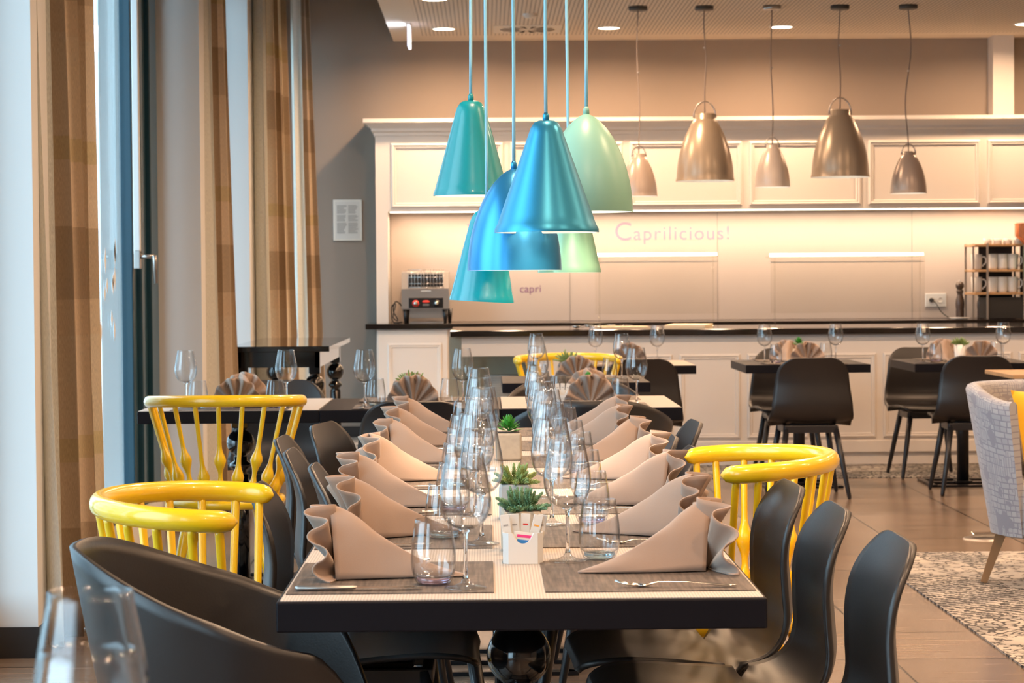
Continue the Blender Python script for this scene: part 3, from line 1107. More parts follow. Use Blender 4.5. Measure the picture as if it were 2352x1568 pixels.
# upper cabinet run
uc = thing('upper_cabinet', 'long white panelled cabinet with cornice above the lit splashback', 'wall cabinet', (0, 0, 0))
YU = 17.45
ux0 = PXB(866, YU)
zb_, zt_ = ZPX(486, YU, 893), 2.50
MB().box(ux0, XR - 0.05, YU, YB - 0.002, zb_, zt_).build('carcass', 'cabinet_paint', uc)
dr = MB()
edges = [897] + [1171 + 274 * k for k in range(-0, 8)]
for k in range(7):
    a, b_ = 897 + 274 * k, 897 + 274 * (k + 1)
    framed_panel(dr, None, PXB(a + 4, YU), PXB(b_ - 12, YU), zb_ + 0.025, ZPX(330, YU, 897), YU, 0.042, 0.018)
dr.build('door_panel', 'cabinet_paint', uc)
# cornice
co = MB()
prof = [(0.0, 2.395), (0.012, 2.395), (0.012, 2.42), (0.03, 2.43), (0.03, 2.45), (0.055, 2.475), (0.075, 2.49), (0.09, 2.495), (0.09, 2.525), (0.0, 2.525)]
n = len(prof)
vs = []
for (d_, z_) in prof: vs.append((ux0 - d_, YU - d_, z_))
for (d_, z_) in prof: vs.append((XR - 0.05, YU - d_, z_))
for (d_, z_) in prof: vs.append((ux0 - d_, YB - 0.002, z_))
fs = [(i, i + 1, n + i + 1, n + i) for i in range(n - 1)] + [(i, 2 * n + i, 2 * n + i + 1, i + 1) for i in range(n - 1)]
co.add(vs, fs)
co.box(ux0 - 0.085, XR - 0.05, YU - 0.085, YB - 0.002, 2.50, 2.523)
co.build('cornice', 'cabinet_paint', uc)
MB().box(ux0, PXB(893, YU), YU, YB - 0.002, 0.9275, zb_).build('side_panel', 'cabinet_paint', uc)
MB().box(PXB(897, YU), XR - 0.1, YU + 0.12, YU + 0.14, zb_ - 0.008, zb_).build('light_strip', 'led_glow', uc)
area('shelf_light', ((PXB(897, YU) + XR) / 2 - 0.05, YU + 0.20, zb_ - 0.02), XR - PXB(897, YU) - 0.2, 62, WARM2, (0, 0, 0), 0.04)

# writing on the splashback
t = thing('painted_writing', 'faint pink handwritten Caprilicious! lettering high on the splashback', 'lettering', (0, 0, 0))
yw = YB - 0.0315
text_mesh('C', 0.21, 'ink_pink', 'letter_c', t, upright(PXB(1412, yw), yw, ZPX(552, yw, 1412)))
text_mesh('aprilicious!', 0.155, 'ink_pink', 'letters', t, upright(PXB(1456, yw), yw, ZPX(551, yw, 1456)), sp=1.13)
t2 = thing('painted_initial', 'faint pink Y stroke half hidden behind the blue lamps', 'lettering', (0, 0, 0))
text_mesh('Y', 0.19, 'ink_pink', 'letter_y', t2, upright(PXB(1074, yw), yw, ZPX(552, yw, 1090)))
t3 = thing('painted_word', 'small purple handwritten capri on the splashback below the lamps', 'lettering', (0, 0, 0))
text_mesh('capri', 0.085, 'ink_purple', 'word', t3, upright(PXB(1194, yw), yw, ZPX(671, yw, 1194)), sp=1.05)

# front bar counter
ba = thing('bar_counter', 'long white panelled bar with black stone top across the room', 'bar', (0, 0, 0))
bx0 = PXB(1060, YF)
nx1 = PXB(1240, YF)
MB().box(nx1, XR - 0.05, YF + 0.0, YF + 1.0, 0.16, 0.882).build('carcass', 'cabinet_paint', ba)
b2 = MB()
b2.box(bx0, nx1, YF, YF + 0.06, ZPX(818, YF), 0.882)
MB().box(bx0, nx1 + 0.01, YF + 0.9, YF + 1.0, 0.16, 0.882).build('rear_panel', 'cabinet_paint', ba)
b2.build('apron', 'cabinet_paint', ba)
nb = MB()
nb.box(bx0 + 0.0, nx1, YF + 0.55, YF + 0.60, 0.16, 0.88)
nb.box(bx0 - 0.09, bx0, YF + 0.3, YF + 0.35, 0.16, 0.88)
nb.box(bx0 - 0.09, nx1, YF + 0.02, YF + 0.6, 0.40, 0.42)
nb.build('niche_lining', 'olive_panel', ba)
pn = MB()
for k in range(7):
    a = 1560 + 156.6 * k
    framed_panel(pn, None, PXB(a, YF), PXB(a + 141, YF), ZPX(1007, YF, 1900), ZPX(811, YF, 1900), YF, 0.036, 0.016)
framed_panel(pn, None, PXB(1404, YF), PXB(1545, YF), ZPX(1007, YF, 1900), ZPX(811, YF, 1900), YF, 0.036, 0.016)
framed_panel(pn, None, PXB(1248, YF), PXB(1389, YF), ZPX(1007, YF, 1900), ZPX(811, YF, 1900), YF, 0.036, 0.016)
pn.build('front_panel', 'cabinet_paint', ba)
kb = MB()
kb.box(bx0, XR - 0.05, YF - 0.012, YF + 0.02, 0.085, 0.165, 0.004)
kb.box(bx0, XR - 0.05, YF + 0.01, YF + 0.9, 0.004, 0.16)
kb.build('plinth', 'cabinet_paint', ba)
MB().box(PXB(1034, YF - 0.05), XR - 0.04, YF - 0.05, YF + 1.15, 0.882, 0.924, 0.004).build('bar_top', 'counter_stone', ba)

# sneeze guards with light tube
def guard(label, pa, pb):
    y = 15.35
    x0, x1 = PXB(pa, y), PXB(pb, y)
    zt = ZPX(591, y, (pa + pb) / 2)
    t = thing('food_shield', label, 'glass screen', (0, 0, 0), 0, 'glass food screens on the bar')
    MB().box(x0, x1, y, y + 0.008, 1.02, zt).build('glass_front', 'screen_glass', t)
    MB().box(x0, x1, y, y + 0.30, zt + 0.002, zt + 0.010).build('glass_shelf', 'screen_glass', t)
    for xx in (x0 + 0.03, x1 - 0.03):
        MB().tube([(xx, y + 0.02, 0.924), (xx, y + 0.02, zt)], 0.006, 8).build('post', 'screen_glass', t)
    MB().tube([(x0, y + 0.05, zt + 0.02), (x1, y + 0.05, zt + 0.02)], 0.011, 10).build('light_tube', 'led_glow', t)
    MB().box(x0, x1, y + 0.03, y + 0.07, zt - 0.035, zt - 0.025).build('rail', 'white_ceramic', t)


guard('glass food screen with glowing tube under the Caprilicious lettering', 1368, 1650)
guard('glass food screen with glowing tube beside the wall socket', 1772, 2127)

# conveyor toaster
ty = YC + 0.12
tx = PXB(982, ty)
t = thing('conveyor_toaster', 'stainless conveyor toaster with red dial on the back counter', 'toaster', (tx, ty, 0.927))
bd = MB()
bd.add([(-0.20, 0, 0.11), (0.17, 0, 0.11), (0.17, 0, 0.27), (-0.20, 0, 0.27), (-0.20, 0.03, 0.40), (0.17, 0.03, 0.40),
        (-0.20, 0.34, 0.11), (0.17, 0.34, 0.11), (-0.20, 0.34, 0.41), (0.17, 0.34, 0.41), ],
       [(0, 1, 2, 3), (6, 8, 9, 7), (0, 6, 7, 1), (1, 7, 9, 5, 2), (0, 3, 4, 8, 6), (4, 5, 9, 8), (3, 2, 5, 4)])
bd.build('body', 'brushed_steel', t)
o_ = MB().box(-0.145, 0.125, 0.0, 0.015, 0.285, 0.385); o_.build('opening', 'dark_recess', t)
gr = MB()
for k in range(12):
    x = -0.145 + k * 0.0245
    gr.tube([(x, -0.02, 0.275), (x, 0.0, 0.42), (x, 0.06, 0.425)], 0.0022, 6)
for z in (0.28, 0.31, 0.36, 0.42):
    gr.tube([(-0.15, -0.018 + (z - .28) * 0.1, z), (0.13, -0.018 + (z - .28) * 0.1, z)], 0.0022, 6)
gr.build('wire_rack', 'steel', t)
MB().box(-0.145, 0.125, -0.006, 0.002, 0.118, 0.200, 0.002).build('control_panel', 'black_metal', t)
for (x, mt_) in ((-0.09, 'print_red'), (0.073, 'black_metal')):
    k = MB().lathe([(0, 0), (0.027, 0), (0.027, 0.004), (0, 0.004)], 24)
    k.xform(Matrix.Translation((x, -0.006, 0.155)) @ Matrix.Rotation(R(90), 4, 'X'))
    d_ = k.build('dial', mt_, t)
    k = MB().lathe([(0, 0.02), (0.014, 0.018), (0.017, 0.002), (0.017, 0)], 20)
    k.xform(Matrix.Translation((x, -0.009, 0.155)) @ Matrix.Rotation(R(90), 4, 'X'))
    k.build('knob', 'steel', d_)
k = MB().lathe([(0, 0), (0.028, 0), (0.028, 0.002), (0, 0.002)], 24)
k.xform(Matrix.Translation((-0.01, -0.007, 0.168)) @ Matrix.Rotation(R(90), 4, 'X') @ Matrix.Diagonal((1, 0.42, 1, 1)))
k.build('badge', 'print_red', t)
MB().box(-0.035, 0.015, -0.008, -0.005, 0.138, 0.150).build('badge_plate', 'brushed_steel', t)
MB().box(-0.05, 0.03, -0.002, 0.001, 0.248, 0.256).build('name_plate', 'white_ceramic', t)
MB().box(-0.14, 0.12, 0.01, 0.30, 0.0, 0.012).build('crumb_tray', 'brushed_steel', t)
MB().box(-0.14, 0.12, 0.04, 0.30, 0.04, 0.11).build('chute', 'brushed_steel', t)
for (x, y) in ((-0.17, 0.03), (0.14, 0.03), (-0.17, 0.31), (0.17, 0.31)):
    MB().tube([(x, y, 0.11), (x, y, 0.0)], [0.024, 0.012], 10).build('foot', 'black_metal', t)
cb = MB()
cb.tube(catmull([(-0.20, 0.2, 0.13), (-0.25, 0.15, 0.17), (-0.27, 0.1, 0.10), (-0.23, 0.08, 0.02), (-0.27, 0.08, 0.05), (-0.25, 0.1, 0.15), (-0.285, 0.12, 0.12), (-0.27, 0.1, 0.01), (-0.20, 0.1, 0.008)], 50)[0], 0.005, 8)
cb.build('power_cord', 'rubber', t)

# socket, pepper mills, papers
sx = PXB(2150, YB)
t = thing('wall_socket', 'white double wall socket with one black plug', 'socket', (sx, YB - 0.03, ZPX(689, YB, 2150)))
MB().box(-0.085, 0.085, -0.010, 0, -0.055, 0.055, 0.004).build('cover_plate', 'white_ceramic', t)
for x in (-0.036, 0.036):
    k = MB().lathe([(0, 0.002), (0.02, 0.002), (0.022, 0.004), (0.024, 0.0)], 20)
    k.xform(Matrix.Translation((x, -0.009, 0)) @ Matrix.Rotation(R(90), 4, 'X')); k.build('outlet', 'paper', t)
pl = thing('power_plug', 'black plug and cord trailing from the socket to the counter', 'plug', (sx - 0.036, YB - 0.045, ZPX(689, YB, 2150)))
k = MB().lathe([(0, 0.035), (0.012, 0.034), (0.018, 0.02), (0.018, 0.0), (0, 0)], 16); k.xform(Matrix.Rotation(R(90), 4, 'X')); k.build('plug_body', 'rubber', pl)
MB().tube(catmull([(0, -0.03, 0), (0.03, -0.05, -0.03), (0.07, -0.08, -0.10), (0.15, -0.12, -0.155), (0.24, -0.14, -0.163)], 24)[0], 0.004, 8).build('cord', 'rubber', pl)

proto = thing('pepper_mill', '', 'pepper mill')
MB().lathe([(0, 0), (0.034, 0), (0.035, 0.01), (0.031, 0.03), (0.034, 0.036), (0.031, 0.05), (0.034, 0.056), (0.031, 0.075), (0.034, 0.09), (0.036, 0.12), (0.033, 0.15), (0.022, 0.185), (0.021, 0.20), (0.028, 0.215), (0.028, 0.225), (0.018, 0.23)], 28).build('body', 'dark_oak', proto)
MB().lathe([(0.018, 0.23), (0.022, 0.235), (0.034, 0.255), (0.034, 0.27), (0.022, 0.29), (0.008, 0.294), (0, 0.294)], 28).build('head', 'dark_oak', proto)
MB().lathe([(0, 0.308), (0.006, 0.304), (0.007, 0.296), (0.004, 0.292)], 14).build('nut', 'brushed_steel', proto)
P = Placer(proto)
P.put((PXB(2208, 17.5), 17.5, 0.927), 0, 'tall dark wooden pepper mill between socket and mug shelf', 'pepper mills')
P.put((PXB(2256, 17.72), 17.72, 0.927), 0, 'dark pepper mill hidden behind the mug shelf post', 'pepper mills', 0.85)
tag(MB().lathe([(0, 0), (0.06, 0.002), (0.085, 0.012), (0.082, 0.014), (0, 0.006)], 32).build('saucer_plate', 'white_ceramic', None, (PXB(2207, 17.36), 17.36, 0.928)), 'white plate lying in front of the pepper mill', 'plate')

# mug shelf
my = 17.45
t = thing('mug_shelf', 'metal and light wood shelf for mugs at the end of the back counter', 'shelf', (PXB(2236, my), my, 0.927))
for (x, y) in ((0.01, 0), (0.10, -0.10), (0.01, 0.28), (0.385, -0.10), (0.385, 0.2)):
    MB().box(x - 0.007, x + 0.007, y - 0.007, y + 0.007, 0, 0.595).build('post', 'brushed_steel', t)
for z in (0.19, 0.37, 0.57):
    MB().box(0.0, 0.40, -0.10, 0.28, z, z + 0.018, 0.003).build('shelf_board', 'oak', t)
MB().box(0.11, 0.38, -0.09, 0.26, 0.003, 0.17, 0.004).build('lower_box', 'dark_recess', t)
MB().box(0.11, 0.38, 0.262, 0.275, 0.17, 0.57).build('back_panel', 'dark_recess', t)
proto = thing('mug', '', 'mug')
MB().lathe([(0, 0.004), (0.030, 0.004), (0.034, 0.0), (0.036, 0.01), (0.038, 0.05), (0.040, 0.095), (0.037, 0.095), (0.034, 0.012), (0, 0.010)], 28).build('body', 'white_ceramic', proto)
MB().tube(catmull([(0.036, 0, 0.08), (0.060, 0, 0.075), (0.064, 0, 0.045), (0.036, 0, 0.02)], 14)[0], 0.005, 8).build('handle', 'white_ceramic', proto)
P = Placer(proto)
rows = {0.389: 'upper', 0.209: 'lower'}
names = ['at the open end', 'second from the open end', 'third from the open end', 'next to the inner post']
for z, rw in rows.items():
    for k, x in enumerate((0.05, 0.155, 0.235, 0.315)):
        P.put((PXB(2236, my) + x, my + (-0.03 if k else 0.06), 0.927 + z - 0.0005), R(-10), 'white mug on the %s shelf board, %s' % (rw, names[k]), 'mugs on the shelf', (1.1, 1.1, 1.28))
for k in range(4):
    P.put((PXB(2236, my) + 0.12 + 0.08 * k, my - 0.01, 0.927 + 0.588), R(-10 + 25 * k), 'white cup on top of the mug shelf, %s' % (['first from the open end', 'second', 'third', 'closest to the grinder'][k]), 'cups on top of the shelf', (0.9, 0.9, 0.5))
# coffee grinder at the frame edge
gx = PXB(2346, 17.3)
t = thing('coffee_grinder', 'copper and black coffee grinder with green stripe beside the mug shelf', 'coffee grinder', (gx + 0.07, 17.35, 0.927))
MB().box(-0.01, 0.15, -0.05, 0.2, 0, 0.58, 0.01).build('body', 'black_metal', t)
MB().box(-0.012, 0.015, -0.054, -0.02, 0.33, 0.56, 0.002).build('stripe', 'green_plastic', t)
MB().lathe([(0.03, 0.58), (0.05, 0.61), (0.095, 0.65), (0.095, 0.74), (0.10, 0.745), (0.10, 0.75), (0.085, 0.75)], 28).build('hopper', 'copper', t)

# papers and cutlery on the bar top
zt = 0.9245
def sheet(label, cx, cy, w, h, rz, mat='paper_cream', th=0.006):
    o = MB().box(-w / 2, w / 2, -h / 2, h / 2, 0, th).build('menu_folder', mat, None, (cx, cy, zt))
    o.rotation_euler = (0, 0, rz)
    tag(o, label, 'paper')
sheet('cream menu folder lying open on the black bar top', PXB(1588, 15.3), 15.45, 0.28, 0.5, R(-12), 'paper_cream', 0.02)
sheet('folded cream cloth sheet next to the cutlery on the bar top', PXB(1430, 15.2), 15.25, 0.36, 0.2, R(5), 'paper_cream', 0.012)
proto = thing('serving_spoon', '', 'spoon')
MB().tube([(0, 0, 0.006), (0.08, 0, 0.012), (0.16, 0, 0.010)], [0.004, 0.003, 0.005], 8, flat=(0.5, 1)).build('handle', 'steel', proto)
MB().lathe([(0, 0.0), (0.02, 0.004), (0.032, 0.016), (0.030, 0.017), (0, 0.004)], 20).xform(Matrix.Translation((-0.03, 0, 0))).build('bowl', 'steel', proto)
P = Placer(proto)
for k, px in enumerate((1335, 1364, 1390, 1415)):
    P.put((PXB(px, 15.2), 15.25 + 0.03 * k, zt + 0.001 + 0.006 * (k % 2)), R(20 * k - 20), 'metal serving spoon on the bar top, %s of four' % ['first', 'second', 'third', 'last'][k], 'serving spoons on the bar')

# plates and bowls in the bar niche
proto = thing('plate', '', 'plate')
MB().lathe([(0, 0.003), (0.055, 0.002), (0.06, 0.0), (0.075, 0.006), (0.12, 0.014), (0.12, 0.017), (0.07, 0.010), (0, 0.007)], 32).build('plate_body', 'white_ceramic', proto)
P = Placer(proto)
for k in range(16):
    P.put((PXB(1150, 15.2), YF + 0.30, 0.4205 + 0.0115 * k), 0, 'white plate in the stack inside the open bar niche', 'stacked plates in the bar niche')

# ================================================================== chairs
def shell_surface():
    """one-piece seat and back: side profile swept across, rounded at the top and the front; faces +x"""
    prof, L = catmull([(0.250, 0, 0.418), (0.232, 0, 0.436), (0.16, 0, 0.446), (0.05, 0, 0.440), (-0.07, 0, 0.430), (-0.150, 0, 0.440), (-0.200, 0, 0.478),
                       (-0.222, 0, 0.535), (-0.220, 0, 0.60), (-0.216, 0, 0.665), (-0.226, 0, 0.73), (-0.244, 0, 0.785), (-0.252, 0, 0.808)], 56)
    nU = len(prof)

    def half(s):
        d = s * L
        W = 0.235 - 0.012 * smoothstep(0.0, 0.3, 1 - s / 0.35) if s < 0.35 else 0.235 + 0.008 * math.sin(PI * min(1, (s - 0.35) / 0.25)) - 0.035 * smoothstep(0.55, 1.0, s)
        r = 0.112 if s > 0.5 else 0.08
        e = min(d, L - d)
        if e < r: W = W - r + math.sqrt(max(0, r * r - (r - e) ** 2)) * 1.0
        return W

    def fn(u, v):
        i = u * (nU - 1)
        k = min(int(i), nU - 2)
        p = prof[k].lerp(prof[k + 1], i - k)
        t = (prof[min(k + 2, nU - 1)] - prof[max(k - 1, 0)]).normalized()
        nrm = Vector((-t.z, 0, t.x))              # towards the sitter
        if nrm.z < 0 and u < 0.4: nrm = -nrm
        if u >= 0.4 and nrm.x < 0: nrm = -nrm
        w = (v * 2 - 1)
        bulge = (0.012 + 0.026 * smoothstep(0.35, 0.75, u)) * (1 - 0.25 * smoothstep(0.85, 1.0, u))
        y = w * half(u)
        q = p + nrm * bulge * (abs(y) / 0.235) ** 2.2
        return (q.x, y, q.z)
    # cosine spacing near both ends keeps the rounded corners smooth
    us = lambda u: 0.5 - 0.5 * math.cos(PI * u)
    mb = MB().grid(lambda u, v: fn(us(u), v), 60, 22, True)
    return mb


def make_side_chair():
    t = thing('side_chair', '', 'chair')
    shell_surface().build('seat_shell', 'black_shell', t, mods=[('solid', 0.013, 0)])
    fr = MB()
    fr.box(-0.15, 0.15, -0.155, -0.13, 0.375, 0.418, 0.004)
    fr.box(-0.15, 0.15, 0.13, 0.155, 0.375, 0.418, 0.004)
    fr.box(-0.155, -0.13, -0.155, 0.155, 0.375, 0.418, 0.004)
    fr.box(0.13, 0.155, -0.155, 0.155, 0.375, 0.418, 0.004)
    fr.box(-0.11, 0.11, -0.11, 0.11, 0.405, 0.425, 0.004)
    fr.build('seat_frame', 'black_wood', t)
    for sx_ in (-1, 1):
        for sy_ in (-1, 1):
            MB().tube([(0.135 * sx_, 0.14 * sy_, 0.41), (0.175 * sx_ - 0.01, 0.17 * sy_, 0.22), (0.215 * sx_ - 0.01, 0.205 * sy_, 0.012), (0.216 * sx_ - 0.01, 0.206 * sy_, 0.0)],
                      [0.018, 0.0165, 0.012, 0.008], 12).build('leg', 'black_wood', t)
    return t


def make_tub_chair():
    """one-piece tub shell whose rim falls from the back over the arms to the seat edge; faces +x"""
    t = thing('tub_chair', '', 'chair')

    def H(a):
        b_ = abs(a)
        h = 0.815 - 0.115 * smoothstep(0.25, 1.75, b_) - 0.045 * smoothstep(1.3, 2.1, b_)
        return 0.452 + (h - 0.452) * (1 - smoothstep(R(108), R(146), b_))

    def fn(u, v):
        a = -PI + 2 * PI * u
        h = H(a)
        rise = (h - 0.452)
        if v < 0.42:
            q = v / 0.42
            r, z = 0.195 * q, 0.428 + 0.006 * q * q
        else:
            q = (v - 0.42) / 0.58
            k = min(1, q / 0.35)
            r = 0.195 + 0.045 * math.sin(k * PI / 2) + (0.012 + 0.06 * rise / 0.36) * q
            z = 0.434 + 0.018 * (1 - math.cos(k * PI / 2)) + rise * max(0, q - 0.0) ** 1.15
        sy_ = 1.0 + 0.05 * math.sin(a) ** 2
        x = -math.cos(a) * r * (1.02 if math.cos(a) > 0 else 1.08)
        y = math.sin(a) * r * sy_
        return (x - 0.0, y * 1.02, z)
    MB().grid(fn, 96, 26, True, close_u=True).build('tub_shell', 'black_shell', t, mods=[('solid', 0.012, 0)])
    fr = MB()
    fr.box(-0.13, 0.13, -0.13, 0.13, 0.385, 0.422, 0.006)
    fr.build('seat_frame', 'black_wood', t)
    for sx_ in (-1, 1):
        for sy_ in (-1, 1):
            MB().tube([(0.12 * sx_, 0.12 * sy_, 0.415), (0.175 * sx_, 0.165 * sy_, 0.22), (0.23 * sx_, 0.215 * sy_, 0.012), (0.231 * sx_, 0.216 * sy_, 0.0)],
                      [0.018, 0.0165, 0.012, 0.008], 12).build('leg', 'black_wood', t)
    return t


def make_spindle_chair():
    """yellow low-backed spindle armchair with one bent rail; faces +x"""
    t = thing('spindle_chair', '', 'chair')
    ZR = 0.815

    def rail(a):          # a = 0 at the back
        x = -0.235 * math.cos(a) - 0.01
        y = 0.288 * math.sin(a)
        if abs(a) > PI / 2:
            k = (abs(a) - PI / 2)
            x = -0.01 + 0.16 * k
            y = math.copysign(0.288 - 0.11 * k * k, a)
        return Vector((x, y, ZR + 0.012 * math.cos(a)))
    am = R(118)
    npt = 56
    rail_pts = [rail(-am + 2 * am * k / (npt - 1)) for k in range(npt)]
    rad = []
    for k in range(npt):
        e = min(k, npt - 1 - k) / 3.0
        rad.append(0.0198 * (math.sqrt(max(0.0, 1 - (1 - min(1, e)) ** 2)) * 0.9 + 0.1))
    # D-shaped rail: taller than wide
    MB().tube(rail_pts, rad, 16, flat=(1.12, 1.0)).build('top_rail', 'yellow_paint', t)
    n = 13
    for k in range(n):
        a = -am * 0.90 + 2 * am * 0.90 * k / (n - 1)
        top = rail(a) - Vector((0, 0, 0.012))
        rb = 0.188
        ab = a * 0.96
        bot = Vector((-rb * math.cos(ab) - 0.0, rb * math.sin(ab), 0.452))
        pts, rr = [], []
        for j in range(25):
            q = j / 24
            pts.append(bot.lerp(top, q))
            if k % 2 == 0:
                bl = 0.0155 * math.exp(-((q - 0.12) / 0.075) ** 2) + 0.0155 * math.exp(-((q - 0.42) / 0.08) ** 2)
                if k in (0, n - 1): bl = 0.014 * math.exp(-((q - 0.22) / 0.10) ** 2)
            else:
                bl = 0.0165 * math.exp(-((q - 0.24) / 0.085) ** 2)
            rr.append(0.0068 + 0.0025 * q + bl)
        MB().tube(pts, rr, 10).build('spindle', 'yellow_paint', t)
    MB().lathe([(0, 0.418), (0.20, 0.418), (0.214, 0.424), (0.22, 0.438), (0.215, 0.452), (0.19, 0.458), (0, 0.458)], 48, cx=0.02).xform(Matrix.Diagonal((1.06, 1.0, 1, 1))).build('seat', 'yellow_paint', t)
    MB().lathe([(0, 0.459), (0.178, 0.459), (0.188, 0.466), (0.186, 0.478), (0.165, 0.486), (0, 0.489)], 48, cx=0.025).xform(Matrix.Diagonal((1.08, 1.0, 1, 1))).build('seat_pad', 'cushion_felt', t)['label'] = 'grey felt seat pad'
    for sx_ in (-1, 1):
        for sy_ in (-1, 1):
            MB().tube([(0.13 * sx_, 0.125 * sy_, 0.42), (0.15 * sx_, 0.145 * sy_, 0.30), (0.165 * sx_, 0.16 * sy_, 0.22), (0.20 * sx_, 0.20 * sy_, 0.01), (0.20 * sx_, 0.20 * sy_, 0.0)],
                      [0.013, 0.021, 0.017, 0.011, 0.008], 12).build('leg', 'yellow_paint', t)
    s_ = MB()
    for sy_ in (-1, 1):
        s_.tube([(-0.165, 0.16 * sy_, 0.2), (0, 0.155 * sy_, 0.2), (0.165, 0.16 * sy_, 0.2)], [0.008, 0.013, 0.008], 10)
    s_.build('stretcher', 'yellow_paint', t)
    return t


SC = Placer(make_side_chair())
TC = Placer(make_tub_chair())
YCH = Placer(make_spindle_chair())
G1 = 'chairs along the long table'
# aisle side of the long table (they face -x)
SC.put((0.485, 3.90, 0), R(180), 'black side chair standing closest to the front end on the aisle side', G1)
SC.put((0.462, 4.44, 0), R(180), 'black side chair second from the front end on the aisle side', G1)
SC.put((0.440, 4.93, 0), R(182), 'black side chair in front of the yellow chair on the aisle side', G1)
YCH.put((0.595, 5.42, 0), R(184), 'yellow spindle chair among the black chairs on the aisle side', 'yellow spindle chairs')
SC.put((0.315, 5.98, 0), R(180), 'black side chair just beyond the yellow chair on the aisle side', G1)
SC.put((0.300, 6.45, 0), R(180), 'black side chair second beyond the yellow chair on the aisle side', G1)
SC.put((0.430, 7.10, 0), R(182), 'black side chair at the far end of the aisle side row', G1)
# window side (they face +x)
TC.put((-0.400, 3.88, 0), R(3), 'black tub armchair at the front corner of the long table, window side', 'black tub armchairs')
YCH.put((-0.535, 4.50, 0), R(-2), 'yellow spindle chair next to the front tub armchair on the window side', 'yellow spindle chairs')
SC.put((-0.275, 5.00, 0), R(0), 'black side chair beyond the yellow arm rail on the window side', G1)
SC.put((-0.185, 5.52, 0), R(2), 'black side chair with its low back beside the third window-side napkin', G1)
SC.put((-0.290, 6.02, 0), R(0), 'black side chair in the middle of the three overlapping window-side backs', G1)
SC.put((-0.360, 6.52, 0), R(-2), 'black side chair pulled out furthest toward the window, behind two others', G1)
SC.put((-0.290, 7.10, 0), R(-12), 'black side chair at the far end of the window side row', G1)
# second row of tables
YCH.put((-0.985, 8.42, 0), R(90), 'yellow spindle chair with its back turned, at the window table', 'yellow spindle chairs')
SC.put((-0.270, 8.62, 0), R(90), 'black side chair with its back turned between the long and the dark table', 'chairs at the small tables')
TC.put((0.400, 8.55, 0), R(90), 'black tub armchair with its back turned, at the far end of the long table', 'black tub armchairs')
SC.put((-0.93, 10.02, 0), R(-86), 'black chair under the window table seen through the yellow spindles', 'chairs at the small tables')
TC.put((0.40, 10.02, 0), R(-90), 'black tub armchair behind the folded napkins, facing the camera', 'black tub armchairs')
YCH.put((0.46, 12.35, 0), R(-90), 'yellow spindle chair facing the camera behind the small dark table', 'yellow spindle chairs')
SC.put((0.89, 12.85, 0), R(90), 'black side chair with its back turned at the bar-side table behind the yellow chair', 'chairs at the small tables')
SC.put((1.86, 12.83, 0), R(91), 'black side chair with its back turned, alone in front of the panelled bar', 'chairs at the small tables')
SC.put((1.92, 14.03, 0), R(-92), 'black side chair facing the camera behind the table by the bar panels', 'chairs at the small tables')
SC.put((2.835, 12.93, 0), R(88), 'black side chair with its back turned behind the grey armchair', 'chairs at the small tables')
SC.put((2.80, 14.03, 0), R(-88), 'black side chair facing the camera at the table under the mug shelf', 'chairs at the small tables')


# grey armchair with a yellow cushion
def make_armchair():
    t = thing('armchair', 'grey printed fabric armchair with wooden legs and a yellow cushion', 'armchair', (2.325, 9.0, 0.009), R(-58))

    def shell(u, v):
        a = R(-104) + R(208) * u       # around the back
        # loop over cross-section: outer bottom -> rim -> inner bottom
        if v < 0.45:
            q = v / 0.45
            r, z = 0.262 + 0.098 * q, 0.215 + 0.585 * q
        elif v < 0.60:
            q = (v - 0.45) / 0.15
            r = 0.36 - 0.03 * (1 - math.cos(q * PI)) ; z = 0.80 + 0.022 * math.sin(q * PI)
        else:
            q = (v - 0.60) / 0.40
            r, z = 0.30 - 0.045 * q, 0.80 - 0.38 * q
        drop = 0.06 * smoothstep(R(50), R(104), abs(a)) * (z - 0.2) / 0.6
        return (-math.cos(a) * r, math.sin(a) * r * 1.03, z - drop)
    bd_ = MB().grid(shell, 60, 30, True, lambda u, v: (u * 1.35, v * 1.35))
    for u in (0.0, 1.0):
        ring = [shell(u, k / 29) for k in range(30)]
        bd_.add(ring, [tuple(range(30)) if u == 0 else tuple(range(29, -1, -1))])
    bd_.build('back_and_arms', 'printed_upholstery', t)
    MB().lathe([(0, 0.205), (0.24, 0.205), (0.266, 0.225), (0.275, 0.38), (0.262, 0.425), (0, 0.43)], 48, cx=0.02).build('seat', 'printed_upholstery', t)
    for (sx_, sy_) in ((-1, -1), (-1, 1), (1, -1), (1, 1)):
        MB().tube([(0.16 * sx_, 0.15 * sy_, 0.215), (0.215 * sx_, 0.20 * sy_, 0.0)], [0.030, 0.019], 4, smooth=False).build('leg', 'walnut_leg', t)
    return t


make_armchair()
cu_ = MB()
def pillow(u, v):
    a, b_ = u * 2 - 1, v * 2 - 1
    th = 0.055 * (1 - a ** 4) ** 0.6 * (1 - b_ ** 4) ** 0.6
    k = 1 - 0.06 * (1 - a * a) * 0 
    return (a * 0.19 * (1 - 0.08 * (1 - b_ * b_)), th, 0.19 + b_ * 0.19 * (1 - 0.08 * (1 - a * a)))
cu_.grid(pillow, 16, 16, True)
cu_.grid(lambda u, v: (pillow(u, v)[0], -pillow(u, v)[1], pillow(u, v)[2]), 16, 16, True)
cs = cu_.build('cushion', 'yellow_felt', None, (2.345, 9.05, 0.45))
cs.rotation_euler = (R(-14), 0, R(28))
cs.scale = (0.95, 0.95, 0.95)
tag(cs, 'yellow cushion leaning inside the grey printed armchair', 'cushion')

